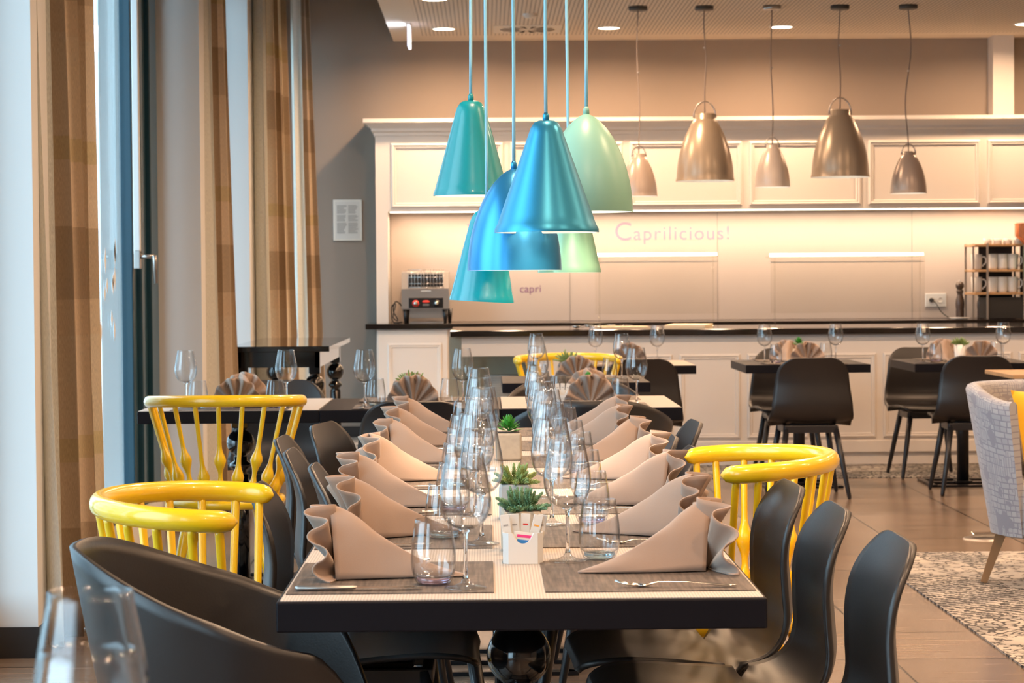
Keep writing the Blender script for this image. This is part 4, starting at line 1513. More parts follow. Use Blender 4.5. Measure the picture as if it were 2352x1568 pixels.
# floor outlet
t = thing('floor_outlet', 'round metal floor outlet with its lid open by the armchair', 'floor socket', (PXB(2262, 10.65), 10.65, 0.0))
MB().lathe([(0, 0.003), (0.085, 0.003), (0.095, 0.0065), (0.10, 0.0)], 32).build('ring', 'brushed_steel', t)
MB().box(-0.05, 0.06, -0.005, 0.05, 0.012, 0.022, 0.003).xform(Matrix.Rotation(R(8), 4, 'X')).build('lid', 'steel', t)


# ================================================================== tables
def make_table(name, w, d, ped='ball', mat='black_table'):
    """square top (w along x, d along y), origin at the floor under the middle"""
    t = thing(name, '', 'table')
    MB().box(-w / 2, w / 2, -d / 2, d / 2, 0.70, 0.75, 0.003).build('tabletop', mat, t)
    if ped == 'ball':
        c_ = MB()
        c_.box(-0.034, 0.034, -0.034, 0.034, 0.655, 0.70, 0.002)
        prof = [(0, 0.655), (0.030, 0.655), (0.031, 0.648)]
        for k in range(15):
            a = PI / 2 - PI * (k + 0.8) / 15.6
            prof.append((0.058 * math.cos(a) + 0.0, 0.592 + 0.058 * math.sin(a)))
        prof += [(0.028, 0.535), (0.028, 0.515), (0.045, 0.505), (0.045, 0.49), (0.026, 0.478), (0.026, 0.46)]
        c_.lathe(prof, 40)
        c_.tube([(0, 0, 0.46), (0, 0, 0.02)], [0.036, 0.036], 24)
        c_.build('pedestal', 'black_gloss', t)
    else:
        MB().tube([(0, 0, 0.70), (0, 0, 0.02)], 0.036, 20).build('pedestal', 'black_metal', t)
    b_ = MB()
    e = 0.235
    b_.box(-0.05, 0.05, -0.05, 0.05, 0.008, 0.022, 0.003)
    for (x0, x1, y0, y1) in ((-e, e, -e, -e + 0.035), (-e, e, e - 0.035, e), (-e, -e + 0.035, -e, e), (e - 0.035, e, -e, e), (-e, e, -0.02, 0.02)):
        b_.box(x0, x1, y0, y1, 0.0, 0.014, 0.002)
    b_.build('base', 'black_metal', t)
    return t


TX = 0.056
TB = Placer(make_table('dining_table', 0.796, 0.826))
ords = ['first', 'second', 'middle', 'fourth', 'last']
for k in range(5):
    TB.put((TX, 3.58 + 0.414 + 0.828 * k, 0), 0, 'black square table with ball pedestal, %s of the five forming the long table' % ords[k], 'tables pushed together into the long table')
T2 = Placer(make_table('small_table', 0.726, 0.88))
T2.put((-1.030, 8.87 + 0.44, 0), 0, 'black table behind the yellow chair, close to the window', 'small tables')
T2.put((-0.302, 8.87 + 0.44, 0), 0, 'bare-topped black table in the middle of the second row', 'small tables')
T2.put((0.424, 8.87 + 0.44, 0), 0, 'black table with sugar holder behind the far end of the long table', 'small tables')
T3 = Placer(make_table('small_table', 0.74, 0.80, 'post'))
T3.put((0.452, 11.05 + 0.40, 0), 0, 'small dark table in front of the yellow chair near the bar', 'small tables')
T3.put((0.875, 13.1 + 0.40, 0), 0, 'black table behind the yellow chair, next to the bar niche', 'small tables')
T3.put((1.908, 13.1 + 0.40, 0), 0, 'black table alone in front of the bar panels, below the large bell lamps', 'small tables')
T3.put((2.910, 13.1 + 0.40, 0), 0, 'black table with potted plant below the mug shelf', 'small tables')

# wooden table at the picture's edge
t = thing('wooden_table', 'light wooden tabletop on black legs between the armchair and the bar tables', 'table', (0, 0, 0))
MB().box(PXB(2294, 11.9), 3.7, 11.55, 12.2, 0.728, 0.75, 0.003).build('tabletop', 'oak', t)
for (x, y) in ((2.95, 11.7), (3.6, 11.7), (2.95, 12.05), (3.6, 12.05)):
    MB().box(x - 0.02, x + 0.02, y - 0.02, y + 0.02, 0, 0.728, 0.002).build('leg', 'black_metal', t)

# table under the blurred glasses at the front
t = thing('front_table', 'black table below the picture carrying the two blurred wine glasses', 'table', (0, 0, 0))
MB().box(-0.75, -0.02, 1.35, 2.15, 0.70, 0.75, 0.003).build('tabletop', 'black_table', t)
MB().tube([(-0.4, 1.75, 0.70), (-0.4, 1.75, 0.01)], 0.036, 16).build('pedestal', 'black_metal', t)
MB().box(-0.62, -0.18, 1.53, 1.97, 0, 0.014).build('base', 'black_metal', t)

# console table with turned legs by the back wall
cx0, cx1, cy0, cy1 = -1.44, -0.875, 12.45, 14.34
t = thing('console_table', 'long black console table with turned ball legs by the checked curtains', 'console table', (0, 0, 0))
MB().box(cx0, cx1, cy0, cy1, 0.868, 0.90, 0.003).build('tabletop', 'black_gloss', t)
a_ = MB()
a_.box(cx0 + 0.04, cx1 - 0.06, cy0 + 0.05, cy0 + 0.075, 0.78, 0.868)
a_.box(cx0 + 0.04, cx1 - 0.06, cy1 - 0.075, cy1 - 0.05, 0.78, 0.868)
a_.box(cx1 - 0.085, cx1 - 0.06, cy0 + 0.05, cy1 - 0.05, 0.78, 0.868)
a_.box(cx0 + 0.04, cx0 + 0.065, cy0 + 0.05, cy1 - 0.05, 0.78, 0.868)
a_.build('apron', 'black_gloss', t)
for (x, y) in ((cx0 + 0.07, cy0 + 0.09), (cx1 - 0.09, cy0 + 0.09), (cx0 + 0.09, cy1 - 0.09), (cx1 - 0.09, cy1 - 0.09)):
    l_ = MB()
    l_.box(x - 0.032, x + 0.032, y - 0.032, y + 0.032, 0.745, 0.868, 0.002)
    prof = [(0, 0.745), (0.028, 0.745), (0.030, 0.738)]
    for k in range(15):
        a = PI / 2 - PI * (k + 0.8) / 15.6
        prof.append((0.056 * math.cos(a), 0.683 + 0.056 * math.sin(a)))
    prof += [(0.026, 0.628), (0.03, 0.618), (0.044, 0.604), (0.044, 0.592), (0.026, 0.578), (0.034, 0.56), (0.038, 0.3), (0.034, 0.15), (0.045, 0.12), (0.045, 0.02), (0.03, 0.0), (0, 0)]
    l_.lathe(prof, 32, cx=x, cy=y)
    l_.build('leg', 'black_gloss', t)


# ================================================================== cloth and mats
ZT = 0.75
def flat_cloth(name, label, x0, x1, y0, y1, mat, z=ZT, th=0.0015, cat='tablecloth', group=None):
    o = MB().box(-(x1 - x0) / 2, (x1 - x0) / 2, -(y1 - y0) / 2, (y1 - y0) / 2, 0, th).build(name, mat, None, ((x0 + x1) / 2, (y0 + y1) / 2, z + 0.0003))
    return tag(o, label, cat, group)


flat_cloth('table_runner', 'long pinstriped pale cloth covering the long table under the mats', TX - 0.392, TX + 0.392, 3.586, 7.70, 'pinstripe_cloth')
SY = [3.85 + 0.605 * i for i in range(7)]
nth = ['nearest the front end', 'second from the front end', 'third from the front end', 'in the middle', 'third from the far end', 'second from the far end', 'at the far end']
for i, y in enumerate(SY):
    for (sd, x0, x1) in (('window-side', TX - 0.388, TX - 0.045), ('aisle-side', TX + 0.040, TX + 0.388)):
        flat_cloth('placemat', 'brown woven placemat in the %s row, %s' % (sd, nth[i].replace('nearest', 'next to')), x0, x1, y - 0.20, y + 0.20, 'woven_placemat', ZT + 0.0018, 0.0018, 'placemat', 'brown placemats on the long table')
tn = ['window table', 'middle second-row table', 'table behind the long one', 'small dark table', 'table by the bar niche', 'table before the bar panels', 'table below the mug shelf']
small = [(-1.030, 8.87, 0.88, .726), (-0.302, 8.87, 0.88, .726), (0.424, 8.87, 0.88, .726), (0.452, 11.05, 0.80, .74), (0.875, 13.1, 0.80, .74), (1.908, 13.1, 0.80, .74), (2.910, 13.1, 0.80, .74)]
for k, (x, y, d, w) in enumerate(small):
    if k in (0, 2, 4):
        flat_cloth('table_runner', 'pinstriped pale cloth covering the %s' % tn[k], x - w / 2 + 0.004, x + w / 2 - 0.004, y + 0.004, y + d - 0.004, 'pinstripe_cloth', group='pale cloths on small tables')
    for (sd, yy) in (('front', y + 0.17), ('far', y + d - 0.17)):
        flat_cloth('placemat', 'brown placemat on the %s, %s setting' % (tn[k], sd), x - 0.235, x + 0.235, yy - 0.155, yy + 0.155, 'woven_placemat', ZT + 0.0018, 0.0018, 'placemat', 'brown placemats on the small tables')


# ================================================================== tableware
def shell_profile(outer, th):
    inner = [(max(0.0, r - th), z) for (r, z) in outer][::-1]
    return outer + inner


def make_wine_glass():
    t = thing('wine_glass', '', 'wine glass')
    out = [(0.0, 0.098)]
    key = [(0.010, 0.0985), (0.022, 0.103), (0.034, 0.114), (0.041, 0.130), (0.0435, 0.148), (0.042, 0.168), (0.038, 0.190), (0.0335, 0.212), (0.0315, 0.225)]
    c_, _ = catmull([(r, 0, z) for r, z in key], 26)
    out += [(p.x, p.z) for p in c_]
    inner = [(max(0.0, r - 0.0011), z + (0.0015 if z < 0.13 else 0)) for r, z in out[::-1]]
    inner[-1] = (0.0, 0.1005)
    MB().lathe(out + inner, 40).build('bowl', 'clear_glass', t)
    MB().lathe([(0, 0.0), (0.034, 0.0), (0.0355, 0.0012), (0.034, 0.0022), (0.02, 0.0045), (0.008, 0.010), (0.0052, 0.016), (0, 0.016)], 36).build('foot', 'foot_glass', t)
    MB().lathe([(0, 0.0162), (0.0050, 0.0162), (0.0040, 0.024), (0.0036, 0.04), (0.0036, 0.08), (0.005, 0.093), (0.010, 0.0978), (0, 0.0978)], 24).build('stem', 'stem_glass', t)
    return t


def make_tumbler(basemat):
    t = thing('tumbler', '', 'tumbler')
    key = [(0.024, 0.0), (0.030, 0.004), (0.0365, 0.022), (0.0385, 0.042), (0.037, 0.065), (0.0335, 0.09), (0.0305, 0.110)]
    c_, _ = catmull([(r, 0, z) for r, z in key], 22)
    out = [(0.0, 0.0)] + [(p.x, p.z) for p in c_]
    inner = [(max(0.0, r - 0.0014), z) for r, z in out[::-1] if z > 0.013] + [(0.028, 0.013), (0.0, 0.011)]
    MB().lathe(out + inner, 40).build('body', 'clear_glass', t)
    MB().lathe([(0, 0.002), (0.0225, 0.002), (0.028, 0.006), (0.0285, 0.0115), (0.020, 0.0105), (0, 0.0095)], 36).build('tinted_base', basemat, t)
    return t


def make_napkin(seed, folds=5, open_=1.0):
    """fan of soft pleats standing upright (normal +x) with its folded support running out to a point along +x"""
    rn = random.Random(seed)
    t = thing('folded_napkin', '', 'napkin')
    ph = rn.uniform(-1.2, 1.2)
    Rf = 0.112
    b1, b2 = rn.uniform(0.8, 1.3), rn.uniform(0, 6)

    def fan(u, v):
        a = PI * (-0.03 + 1.06 * u)
        r = Rf * v
        s_ = math.sin(folds * 2 * PI * u + ph + 0.5 * math.sin(2 * PI * u + b2))
        wv = math.copysign(abs(s_) ** 0.75, s_)
        env = 1.08 - 0.42 * abs(math.cos(a)) * b1
        dx = 0.023 * v * (0.5 + 0.5 * v) * wv * env + 0.008 * math.sin(2.2 * u * PI + seed)
        rr = r * (1 + 0.025 * math.sin(folds * 2 * PI * u + 1.0 + ph))
        z = max(0.0015, rr * math.sin(a) * 1.03)
        return (dx - 0.018 * v * v, -rr * math.cos(a) * 0.86, z)
    MB().grid(fan, 160, 14, True).build('fan', 'napkin_cloth', t, mods=[('solid', 0.0022, 0)])
    tip = Vector((0.205, rn.uniform(-0.02, 0.03), 0.0))
    sag = rn.uniform(0.010, 0.026)
    hgt = rn.uniform(0.106, 0.114)
    wd = rn.uniform(0.050, 0.066)

    def tail(u, v):
        w = u * 2 - 1
        k = (1 - v)
        ridge = Vector((-0.014, 0, hgt)).lerp(tip, v)
        hump = hgt * (k ** 0.9) - sag * math.sin(PI * v) * 1.1 * v + 0.006 * math.sin(PI * min(1, v * 3))
        rz = max(0.003, hump + 0.002)
        y = w * wd * (k ** 0.75) * (1 + 0.12 * math.sin(4 * v + seed)) + tip.y * v
        aw = abs(w)
        x = ridge.x + 0.020 * aw * k
        z = rz * (1 - aw ** 1.7) + 0.0022 * aw ** 1.7
        y += 0.010 * math.sin(5 * v + seed) * (1 - aw) + (0.006 * math.sin(9 * v + 3 * aw + seed)) * aw * (1 - aw) * 2
        return (x, y, max(0.0022, z))
    MB().grid(tail, 33, 26, True).build('support_fold', 'napkin_cloth', t, mods=[('solid', 0.0022, 0)])
    return t


def make_fork():
    t = thing('fork', '', 'fork')
    f_ = MB()
    f_.tube([(-0.10, 0, 0.004), (-0.085, 0, 0.0035), (-0.02, 0, 0.009), (0.03, 0, 0.009), (0.05, 0, 0.003), (0.062, 0, 0.0035)], [0.004, 0.0065, 0.0032, 0.003, 0.006, 0.0105], 10, flat=(0.32, 1))
    for k in (-1.5, -0.5, 0.5, 1.5):
        f_.tube([(0.06, k * 0.0055, 0.0035), (0.08, k * 0.0056, 0.005), (0.102, k * 0.005, 0.011)], [0.0017, 0.0015, 0.0008], 6)
    f_.build('fork_body', 'steel', t)
    return t


def make_knife():
    t = thing('knife', '', 'knife')
    MB().tube([(-0.115, 0, 0.005), (-0.11, 0, 0.005), (-0.02, 0, 0.005), (-0.012, 0, 0.005)], [0.004, 0.0085, 0.007, 0.005], 10, flat=(0.5, 1)).build('handle', 'brushed_steel', t)
    MB().add([(-0.014, -0.005, 0.0035), (0.085, -0.008, 0.0035), (0.10, 0.006, 0.0035), (-0.014, 0.006, 0.0035), (-0.014, -0.005, 0.0048), (0.085, -0.008, 0.0042), (0.10, 0.006, 0.0052), (-0.014, 0.006, 0.0055)],
             [(0, 3, 2, 1), (4, 5, 6, 7), (0, 1, 5, 4), (1, 2, 6, 5), (2, 3, 7, 6), (3, 0, 4, 7)]).build('blade', 'steel', t)
    return t


WG = Placer(make_wine_glass())
TU = [Placer(make_tumbler('blue_glass_base')), Placer(make_tumbler('purple_glass_base'))]
NP = [Placer(make_napkin(s_, f_)) for s_, f_ in ((1, 5.5), (2, 6.5), (5, 6), (7, 7))]
FK = Placer(make_fork())
KN = Placer(make_knife())
ZM = ZT + 0.0038
ZCLO = ZT + 0.0022
rnd = random.Random(12)

def on(y, px): return PXB(px, y)

# --- long table, window side
wgL = [(3.70, 1065), (4.32, 1103), (4.84, 1088), (5.42, 1100), (5.98, 1109), (6.58, 1100), (7.30, 1100)]
napL = [(3.87, -0.262, -4), (4.46, -0.268, 14), (5.06, -0.290, -6), (5.67, -0.285, 6), (6.27, -0.262, -8), (6.88, -0.270, 5), (7.47, -0.262, 0)]
wgR = [(4.04, 1301), (4.64, 1265), (5.22, 1262), (5.84, 1256), (6.32, 1244), (6.98, 1237), (7.52, 1233)]
napR = [(3.92, 0.385, 186), (4.44, 0.398, 170), (5.06, 0.405, 182), (5.67, 0.420, 172), (6.27, 0.420, 188), (6.88, 0.405, 180), (7.47, 0.435, 176)]
for i in range(7):
    w_ = nth[i].replace('nearest', 'next to')
    WG.put((on(wgL[i][0], wgL[i][1]), wgL[i][0], ZM), rnd.uniform(0, 6), 'wine glass in the window-side row, %s' % w_, 'wine glasses on the long table')
    WG.put((on(wgR[i][0], wgR[i][1]), wgR[i][0], ZM), rnd.uniform(0, 6), 'wine glass in the aisle-side row, %s' % w_, 'wine glasses on the long table')
    yL = wgL[i][0] + (0.055 if i == 0 else 0.10)
    xL = -0.091 if i == 0 else (-0.085 if i == 1 else -0.075)
    TU[(i + 1) % 2 if i else 1].put((xL, yL, ZM), rnd.uniform(0, 6), 'stemless tumbler in the window-side row, %s' % w_, 'tumblers on the long table')
    yR = wgR[i][0] + (0.0 if i == 0 else 0.03)
    xR_ = (0.207 if i == 0 else wgR[i][0] and on(wgR[i][0], wgR[i][1]) + 0.085)
    TU[i % 2].put((xR_, yR + (0.035 if i == 0 else 0), ZM), rnd.uniform(0, 6), 'stemless tumbler in the aisle-side row, %s' % w_, 'tumblers on the long table')
    y, x, a = napL[i]
    NP[(i * 3 + 1) % 4].put((x, y, ZM), R(a), 'taupe folded napkin in the window-side row, %s' % w_, 'folded napkins on the long table', (1.12, 1.0, 1.08))
    y, x, a = napR[i]
    NP[(i * 3 + 2) % 4].put((x, y, ZM), R(a), 'taupe folded napkin in the aisle-side row, %s' % w_, 'folded napkins on the long table', (1.12, 1.0, 1.08))
    KN.put((-0.205, SY[i] - 0.165, ZM), R(1), 'table knife on the window-side mat, %s' % w_, 'knives on the long table')
    FK.put((-0.205, SY[i] + 0.165, ZM), R(-2), 'fork on the window-side mat, %s' % w_, 'forks on the long table')
    FK.put((0.315, SY[i] - 0.160, ZM), R(176), 'fork on the aisle-side mat, %s' % w_, 'forks on the long table')
    KN.put((0.315, SY[i] + 0.165, ZM), R(181), 'table knife on the aisle-side mat, %s' % w_, 'knives on the long table')

# --- small tables: (table index, front setting, far setting)
def setting(k, x, y, d, facing, glasses, tumb, nap, z=ZM, npi=0, label=''):
    pass

sm = [
    # wine glasses: x px, y, label
    (427, 9.05, 'wine glass on the window table, beside the curtain'),
    (657, 9.05, 'wine glass on the window table, beside the napkin fan'),
    (837, 9.00, 'wine glass on the bare-topped middle table, next to the console leg'),
    (1062, 9.05, 'wine glass on the bare-topped middle table, in front of the cupboard door'),
    (1235, 9.35, 'wine glass on the table behind the long one, in line with the aisle-side row'),
    (1462, 8.98, 'wine glass standing in front of the fan napkins beside a fork'),
    (1232, 11.45, 'wine glass on the small dark table, last in the line of glasses'),
    (1428, 11.30, 'wine glass on the small dark table in front of the yellow rail'),
    (1368, 13.3, 'wine glass in front of the spoons on the table by the bar niche'),
    (1510, 13.3, 'wine glass in front of the menu folder on the table by the bar niche'),
    (1757, 13.30, 'wine glass on the table before the bar panels, over the table edge corner'),
    (1921, 13.35, 'wine glass on the table before the bar panels, on the armchair side'),
    (2122, 13.30, 'wine glass on the table below the mug shelf, beside the plant'),
    (2308, 13.35, 'wine glass on the table below the mug shelf, under the grinder'),
]
for (px, y, lb) in sm:
    WG.put((PXB(px, y), y, ZM), rnd.uniform(0, 6), lb, 'wine glasses on the small tables', 1.04)
st_ = [
    (455, 9.00, 'tumbler between wine glass and napkin fan on the window table'),
    (632, 9.02, 'tumbler at the napkin fan on the window table, behind the yellow rail'),
    (863, 9.08, 'tumbler beside the wine glass on the bare-topped middle table'),
    (1032, 9.05, 'tumbler in front of the cupboard door on the middle table'),
    (1282, 9.30, 'tumbler behind the sugar holder on the table behind the long one'),
    (1424, 9.02, 'tumbler next to the fan napkin and the fork'),
    (1400, 11.25, 'tumbler on the small dark table in front of the yellow rail'),
    (1783, 13.28, 'tumbler beside the fan napkins on the table before the bar panels'),
    (1898, 13.55, 'tumbler behind the chair on the table before the bar panels'),
    (2152, 13.30, 'tumbler beside the white plant pot below the mug shelf'),
    (2291, 13.6, 'tumbler between fan napkin and wine glass below the mug shelf'),
]
for i, (px, y, lb) in enumerate(st_):
    TU[i % 2].put((PXB(px, y), y, ZM), rnd.uniform(0, 6), lb, 'tumblers on the small tables', 1.02)
nf = [
    (543, 9.02, 90, 'taupe napkin fan on the window table behind the yellow rail', 1.08),
    (560, 9.60, -90, 'taupe napkin fan turned away on the window table, showing above the first', 1.05),
    (948, 9.02, 90, 'taupe napkin fan on the middle table in front of the green succulent', 1.12),
    (945, 9.60, -90, 'taupe napkin fan behind the succulent on the middle table', 1.0),
    (1356, 9.02, 90, 'taupe napkin fan directly behind the tub armchair back', 1.1),
    (1352, 9.60, -90, 'taupe napkin fan with a small green cactus in front of it', 1.1),
    (1325, 11.22, 90, 'taupe napkin fan on the small dark table below the succulent', 1.1),
    (1318, 11.65, -90, 'taupe napkin fan at the far setting of the small dark table', 1.0),
    (1445, 13.35, 90, 'taupe napkin fan on the table by the bar niche', 1.1),
    (1855, 13.30, 90, 'taupe napkin fan behind the lone chair back', 1.1),
    (1808, 13.68, -90, 'taupe napkin fan half hidden, beyond the fan of the lone chair', 1.1),
    (2256, 13.30, 90, 'taupe napkin fan beside the white plant pot', 1.1),
    (2170, 13.68, -90, 'taupe napkin fan behind the tumbler below the mug shelf', 1.1),
]
for i, (px, y, a, lb, s_) in enumerate(nf):
    NP[(i + 1) % 4].put((PXB(px, y), y, ZM), R(a), lb, 'napkin fans on the small tables', s_)
# cutlery of the small tables
for (px, y, a, lb) in ((1451, 8.98, 92, 'fork beside the wine glass in front of the fan napkins'), (833, 8.96, 90, 'fork under the wine glass on the bare-topped middle table'),
                       (655, 8.97, 90, 'fork at the edge of the window table'), (1778, 13.25, 90, 'fork on the table before the bar panels'), (2180, 13.25, 90, 'fork on the table below the mug shelf')):
    FK.put((PXB(px, y) , y + 0.02, ZM), R(a), lb, 'forks on the small tables')
for (px, y, a, lb) in ((1044, 8.99, 90, 'knife in front of the cupboard door on the middle table'), (2130, 13.25, 90, 'knife on the table below the mug shelf'), (1530, 13.3, 90, 'knife on the table by the bar niche')):
    KN.put((PXB(px, y), y + 0.02, ZM), R(a), lb, 'knives on the small tables')

# the two big blurred glasses at the front
BIG = 1.06
WG.put((PXB(202, 1.86), 1.86, ZT), 0, 'large blurred wine glass at the bottom corner, the taller of two', 'blurred glasses in front', (1.12, 1.12, 1.16))
WG.put((PXB(195, 1.62), 1.62, ZT), 1, 'blurred wine glass at the bottom edge, in front of the taller one', 'blurred glasses in front', (1.08, 1.08, 1.12))


# ------------------------------------------------------------------ plants, sugar
def leaf(mb, base, d, upv, L, w, th):
    d = d.normalized()
    s_ = d.cross(upv)
    if s_.length < 1e-4: s_ = d.orthogonal()
    s_.normalize()
    n_ = s_.cross(d).normalized()
    b_ = base
    m1 = base + d * L * 0.45 + n_ * th * 0.3
    tip = base + d * L + n_ * th * 1.2
    mb.add([b_, m1 + s_ * w, m1 + n_ * th, m1 - s_ * w, m1 - n_ * th, tip],
           [(0, 1, 2), (0, 2, 3), (0, 3, 4), (0, 4, 1), (5, 2, 1), (5, 3, 2), (5, 4, 3), (5, 1, 4)], False)


def sprig_foliage(seed, n=16, L=0.055, z0=0.075, rad=0.03):
    rn = random.Random(seed)
    mb = MB()
    for i in range(n):
        a = 2 * PI * (i * 0.381966) + rn.uniform(-.3, .3)
        el = R(rn.uniform(12, 45)) if i > n * 0.45 else R(rn.uniform(50, 88))
        d = Vector((math.cos(a) * math.cos(el), math.sin(a) * math.cos(el), math.sin(el)))
        b0 = Vector((math.cos(a) * rad * 0.4, math.sin(a) * rad * 0.4, z0))
        l_ = L * rn.uniform(0.8, 1.1)
        steps = 10
        for k in range(steps):
            q = (k + 1) / steps
            p = b0 + d * l_ * q + Vector((0, 0, -0.006 * q * q * math.cos(el)))
            for j in range(4):
                aa = k * 1.1 + j * 2 * PI / 4
                ortho = d.orthogonal().normalized()
                o2 = d.cross(ortho)
                out_ = ortho * math.cos(aa) + o2 * math.sin(aa)
                ld = out_ * (1.1 - 0.6 * q) + d * (0.45 + 0.7 * q)
                leaf(mb, p, ld, d, 0.0135 * (1.1 - 0.5 * q), 0.0030, 0.0013)
        mb.tube([b0, b0 + d * l_], 0.0016, 5)
    return mb


def rosette(seed, layers=6, L=0.042, z0=0.08, w=0.0085):
    rn = random.Random(seed)
    mb = MB()
    cnt = 0
    for k in range(layers * 6):
        q = k / (layers * 6)
        a = 2 * PI * k * 0.381966
        el = R(8 + 74 * q)
        d = Vector((math.cos(a) * math.cos(el), math.sin(a) * math.cos(el), math.sin(el)))
        b0 = Vector((math.cos(a) * 0.004, math.sin(a) * 0.004, z0 + 0.030 * q))
        leaf(mb, b0, d, Vector((0, 0, 1)), L * (1.05 - 0.5 * q), w * (1 - 0.4 * q), 0.0028)
    return mb


def plant(label, x, y, pot, potmat, foliage, leafmat, z=ZCLO, s=1.0, rz=0.0, w=0.037, h=0.078):
    t = thing('potted_succulent', label, 'potted plant', (x, y, z), rz)
    t.scale = (s, s, s)
    if pot == 'square':
        MB().box(-w, w, -w, w, 0, h, 0.006).build('pot', potmat, t)
        MB().box(-w + 0.005, w - 0.005, -w + 0.005, w - 0.005, h, h + 0.001).build('soil', 'soil', t)
    else:
        MB().lathe([(0, 0), (w * 0.86, 0), (w * 0.9, 0.004), (w, h), (w - 0.004, h), (w * 0.9 - 0.002, h - 0.006), (0, h - 0.006)], 32).build('pot', potmat, t)
        MB().lathe([(0, h - 0.004), (w * 0.9, h - 0.005)], 24).build('soil', 'soil', t)
    foliage.build('foliage', leafmat, t)
    return t


plant('blue-green needle-leaved succulent directly behind the white sugar holder', 0.066, 4.22, 'square', 'concrete_pot', sprig_foliage(3, 30, 0.040), 'leaf_blue', s=1.0, rz=R(4))
plant('pale yellow-green needle-leaved succulent, second on the long table', 0.062, 4.80, 'square', 'grey_pot', sprig_foliage(8, 32, 0.040), 'leaf_pale', s=1.0, rz=R(-3), w=0.034, h=0.075)
plant('bright green rosette succulent in a beige pot between the glass rows', 0.064, 6.35, 'square', 'concrete_pot', rosette(2, 6, 0.040), 'leaf_bright', s=1.0, rz=R(2), w=0.036)
plant('pale succulent behind the napkin fan on the middle second-row table', on(9.31, 945), 9.31, 'round', 'grey_pot', sprig_foliage(21, 34, 0.055, 0.075), 'leaf_pale')
plant('small round green cactus between the napkin fans', on(9.3, 1350), 9.28, 'round', 'concrete_pot', rosette(5, 7, 0.028, 0.085, 0.006), 'leaf_bright')
plant('loose green succulent in front of the far yellow rail', on(11.45, 1305), 11.45, 'round', 'grey_pot', sprig_foliage(31, 34, 0.058, 0.085), 'leaf_pale')
plant('small dark green succulent peeking over the fans by the lone chair', on(13.5, 1836), 13.5, 'round', 'concrete_pot', rosette(9, 5, 0.045, 0.10, 0.009), 'leaf_bright')
plant('grey-green plant in a white pot on the table below the mug shelf', on(13.45, 2208), 13.45, 'round', 'white_ceramic', sprig_foliage(41, 34, 0.045, 0.095), 'leaf_pale', w=0.036, h=0.10)


def sugar_holder(label, x, y, z, rz=0.0):
    t = thing('sugar_holder', label, 'sugar holder', (x, y, z), rz)
    mb = MB()
    W, D, H_ = 0.0365, 0.026, 0.056
    c_ = 0.010
    # octagonal-cornered box, front wall with a round cut-out
    outline = [(-W + c_, -D), (W - c_, -D), (W, -D + c_), (W, D - c_), (W - c_, D), (-W + c_, D), (-W, D - c_), (-W, -D + c_)]
    def ring(o_, z_): return [(px * o_, py * o_, z_) for px, py in outline]
    vs = ring(1.0, 0.0) + ring(1.0, H_) + ring(0.90, H_) + ring(0.90, 0.004)
    fs = []
    n_ = 8
    for L_ in range(3):
        for j in range(n_):
            if j == 0 and L_ in (0, 1, 2): continue
            j2 = (j + 1) % n_
            fs.append((L_ * n_ + j, L_ * n_ + j2, (L_ + 1) * n_ + j2, (L_ + 1) * n_ + j))
    fs.append(tuple(range(7, -1, -1)))
    fs.append(tuple(24 + j for j in range(8)))
    mb.add(vs, fs)
    # front wall with scoop
    xa, xb = -W + c_, W - c_
    m_ = 16
    topl = []
    for k in range(m_ + 1):
        x_ = xa + (xb - xa) * k / m_
        q = x_ / 0.0175
        zt_ = H_ - (0.019 * math.sqrt(max(0, 1 - q * q)) if abs(q) < 1 else 0)
        topl.append((x_, zt_))
    v2 = [(x_, -D, 0) for x_, _ in topl] + [(x_, -D, z_) for x_, z_ in topl] + [(x_ * 0.92, -D * 0.90, z_) for x_, z_ in topl] + [(x_ * 0.92, -D * 0.90, 0.004) for x_, _ in topl]
    q_ = m_ + 1
    f2 = []
    for L_ in range(3):
        for k in range(m_):
            f2.append((L_ * q_ + k, L_ * q_ + k + 1, (L_ + 1) * q_ + k + 1, (L_ + 1) * q_ + k))
    mb.add(v2, f2)
    mb.build('holder_body', 'white_ceramic', t)
    return t


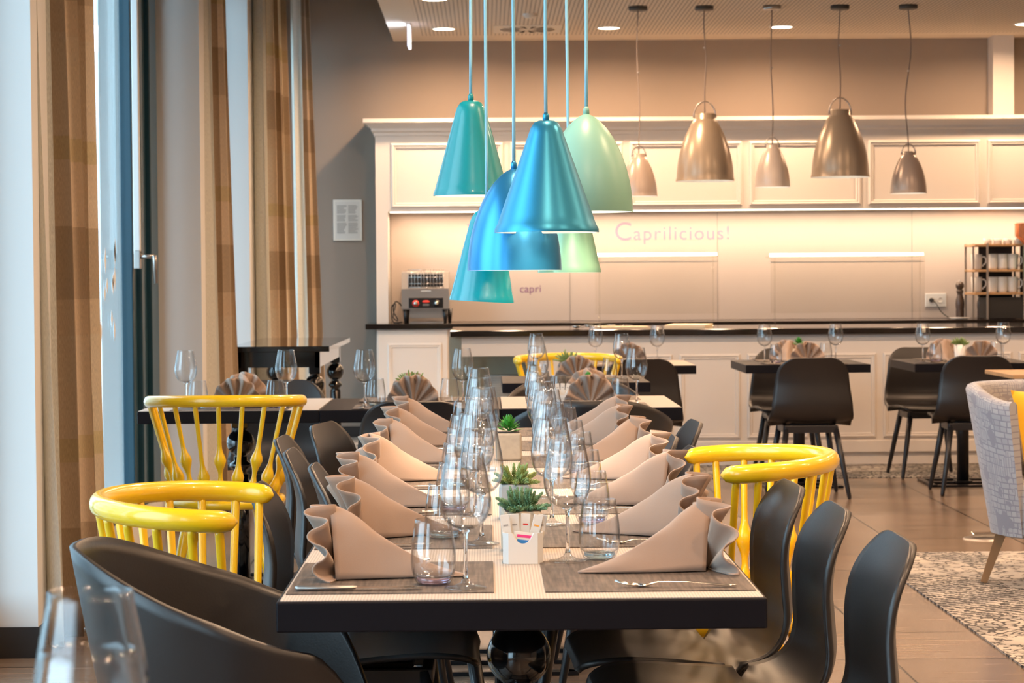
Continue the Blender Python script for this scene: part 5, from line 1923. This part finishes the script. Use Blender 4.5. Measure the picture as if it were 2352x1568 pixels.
sugar_holder('white ceramic sugar holder with scooped front at the front of the long table', 0.0655, 4.045, ZCLO)
sugar_holder('white sugar holder beside the napkin fan behind the long table', on(9.25, 1288), 9.12, ZM)
packs = [(-0.022, -0.004, -8, 'print_grey', 'white'), (-0.010, 0.004, -4, 'print_grey', 'cream'), (0.002, 0.008, 3, 'print_red', 'red-marked'), (0.010, 0.000, 14, 'print_orange', 'brown-marked'), (0.021, 0.006, 12, 'print_grey', 'grey-marked')]
for (dx, dy, ang, pm, nm) in packs:
    t = thing('sugar_sachet', 'tall %s paper sachet standing in the front sugar holder' % nm, 'sugar sachet', (0.0655 + dx, 4.045 + dy, ZCLO + 0.005), 0, 'sachets in the front sugar holder')
    t.rotation_euler = (R(-4), R(ang), 0)
    MB().box(-0.0085, 0.0085, -0.0012, 0.0012, 0, 0.083, 0.0008).build('packet', 'paper', t)
    MB().box(-0.0045, 0.0045, -0.0016, -0.0011, 0.062, 0.065).build('print', pm, t)
t = thing('sweetener_sachet', 'pink and blue printed flat sachet showing in the scooped front', 'sugar sachet', (0.0655, 4.045 - 0.0195, ZCLO + 0.005))
t.rotation_euler = (R(-6), R(7), 0)
MB().box(-0.022, 0.020, -0.001, 0.001, 0, 0.052, 0.0008).build('packet', 'paper', t)
MB().box(-0.016, 0.018, -0.0014, -0.0009, 0.042, 0.047).build('pink_band', 'print_pink', t)
MB().box(-0.015, 0.014, -0.0014, -0.0009, 0.031, 0.038).build('blue_band', 'print_blue', t)
for k in range(5):
    t = thing('sugar_sachet', 'paper sachet in the holder behind the long table, %s' % ['leaning toward the glasses', 'second along', 'middle one', 'fourth along', 'touching the napkin fan'][k], 'sugar sachet', (on(9.25, 1288) - 0.022 + 0.011 * k, 9.12 + 0.004 * (k % 2), ZM + 0.005), 0, 'sachets in the second sugar holder')
    t.rotation_euler = (0, R(-16 + 9 * k), 0)
    MB().box(-0.0085, 0.0085, -0.0012, 0.0012, 0, 0.08, 0.0008).build('packet', 'paper', t)
    MB().box(-0.0045, 0.0045, -0.0016, -0.0011, 0.062, 0.065).build('print', 'print_grey', t)
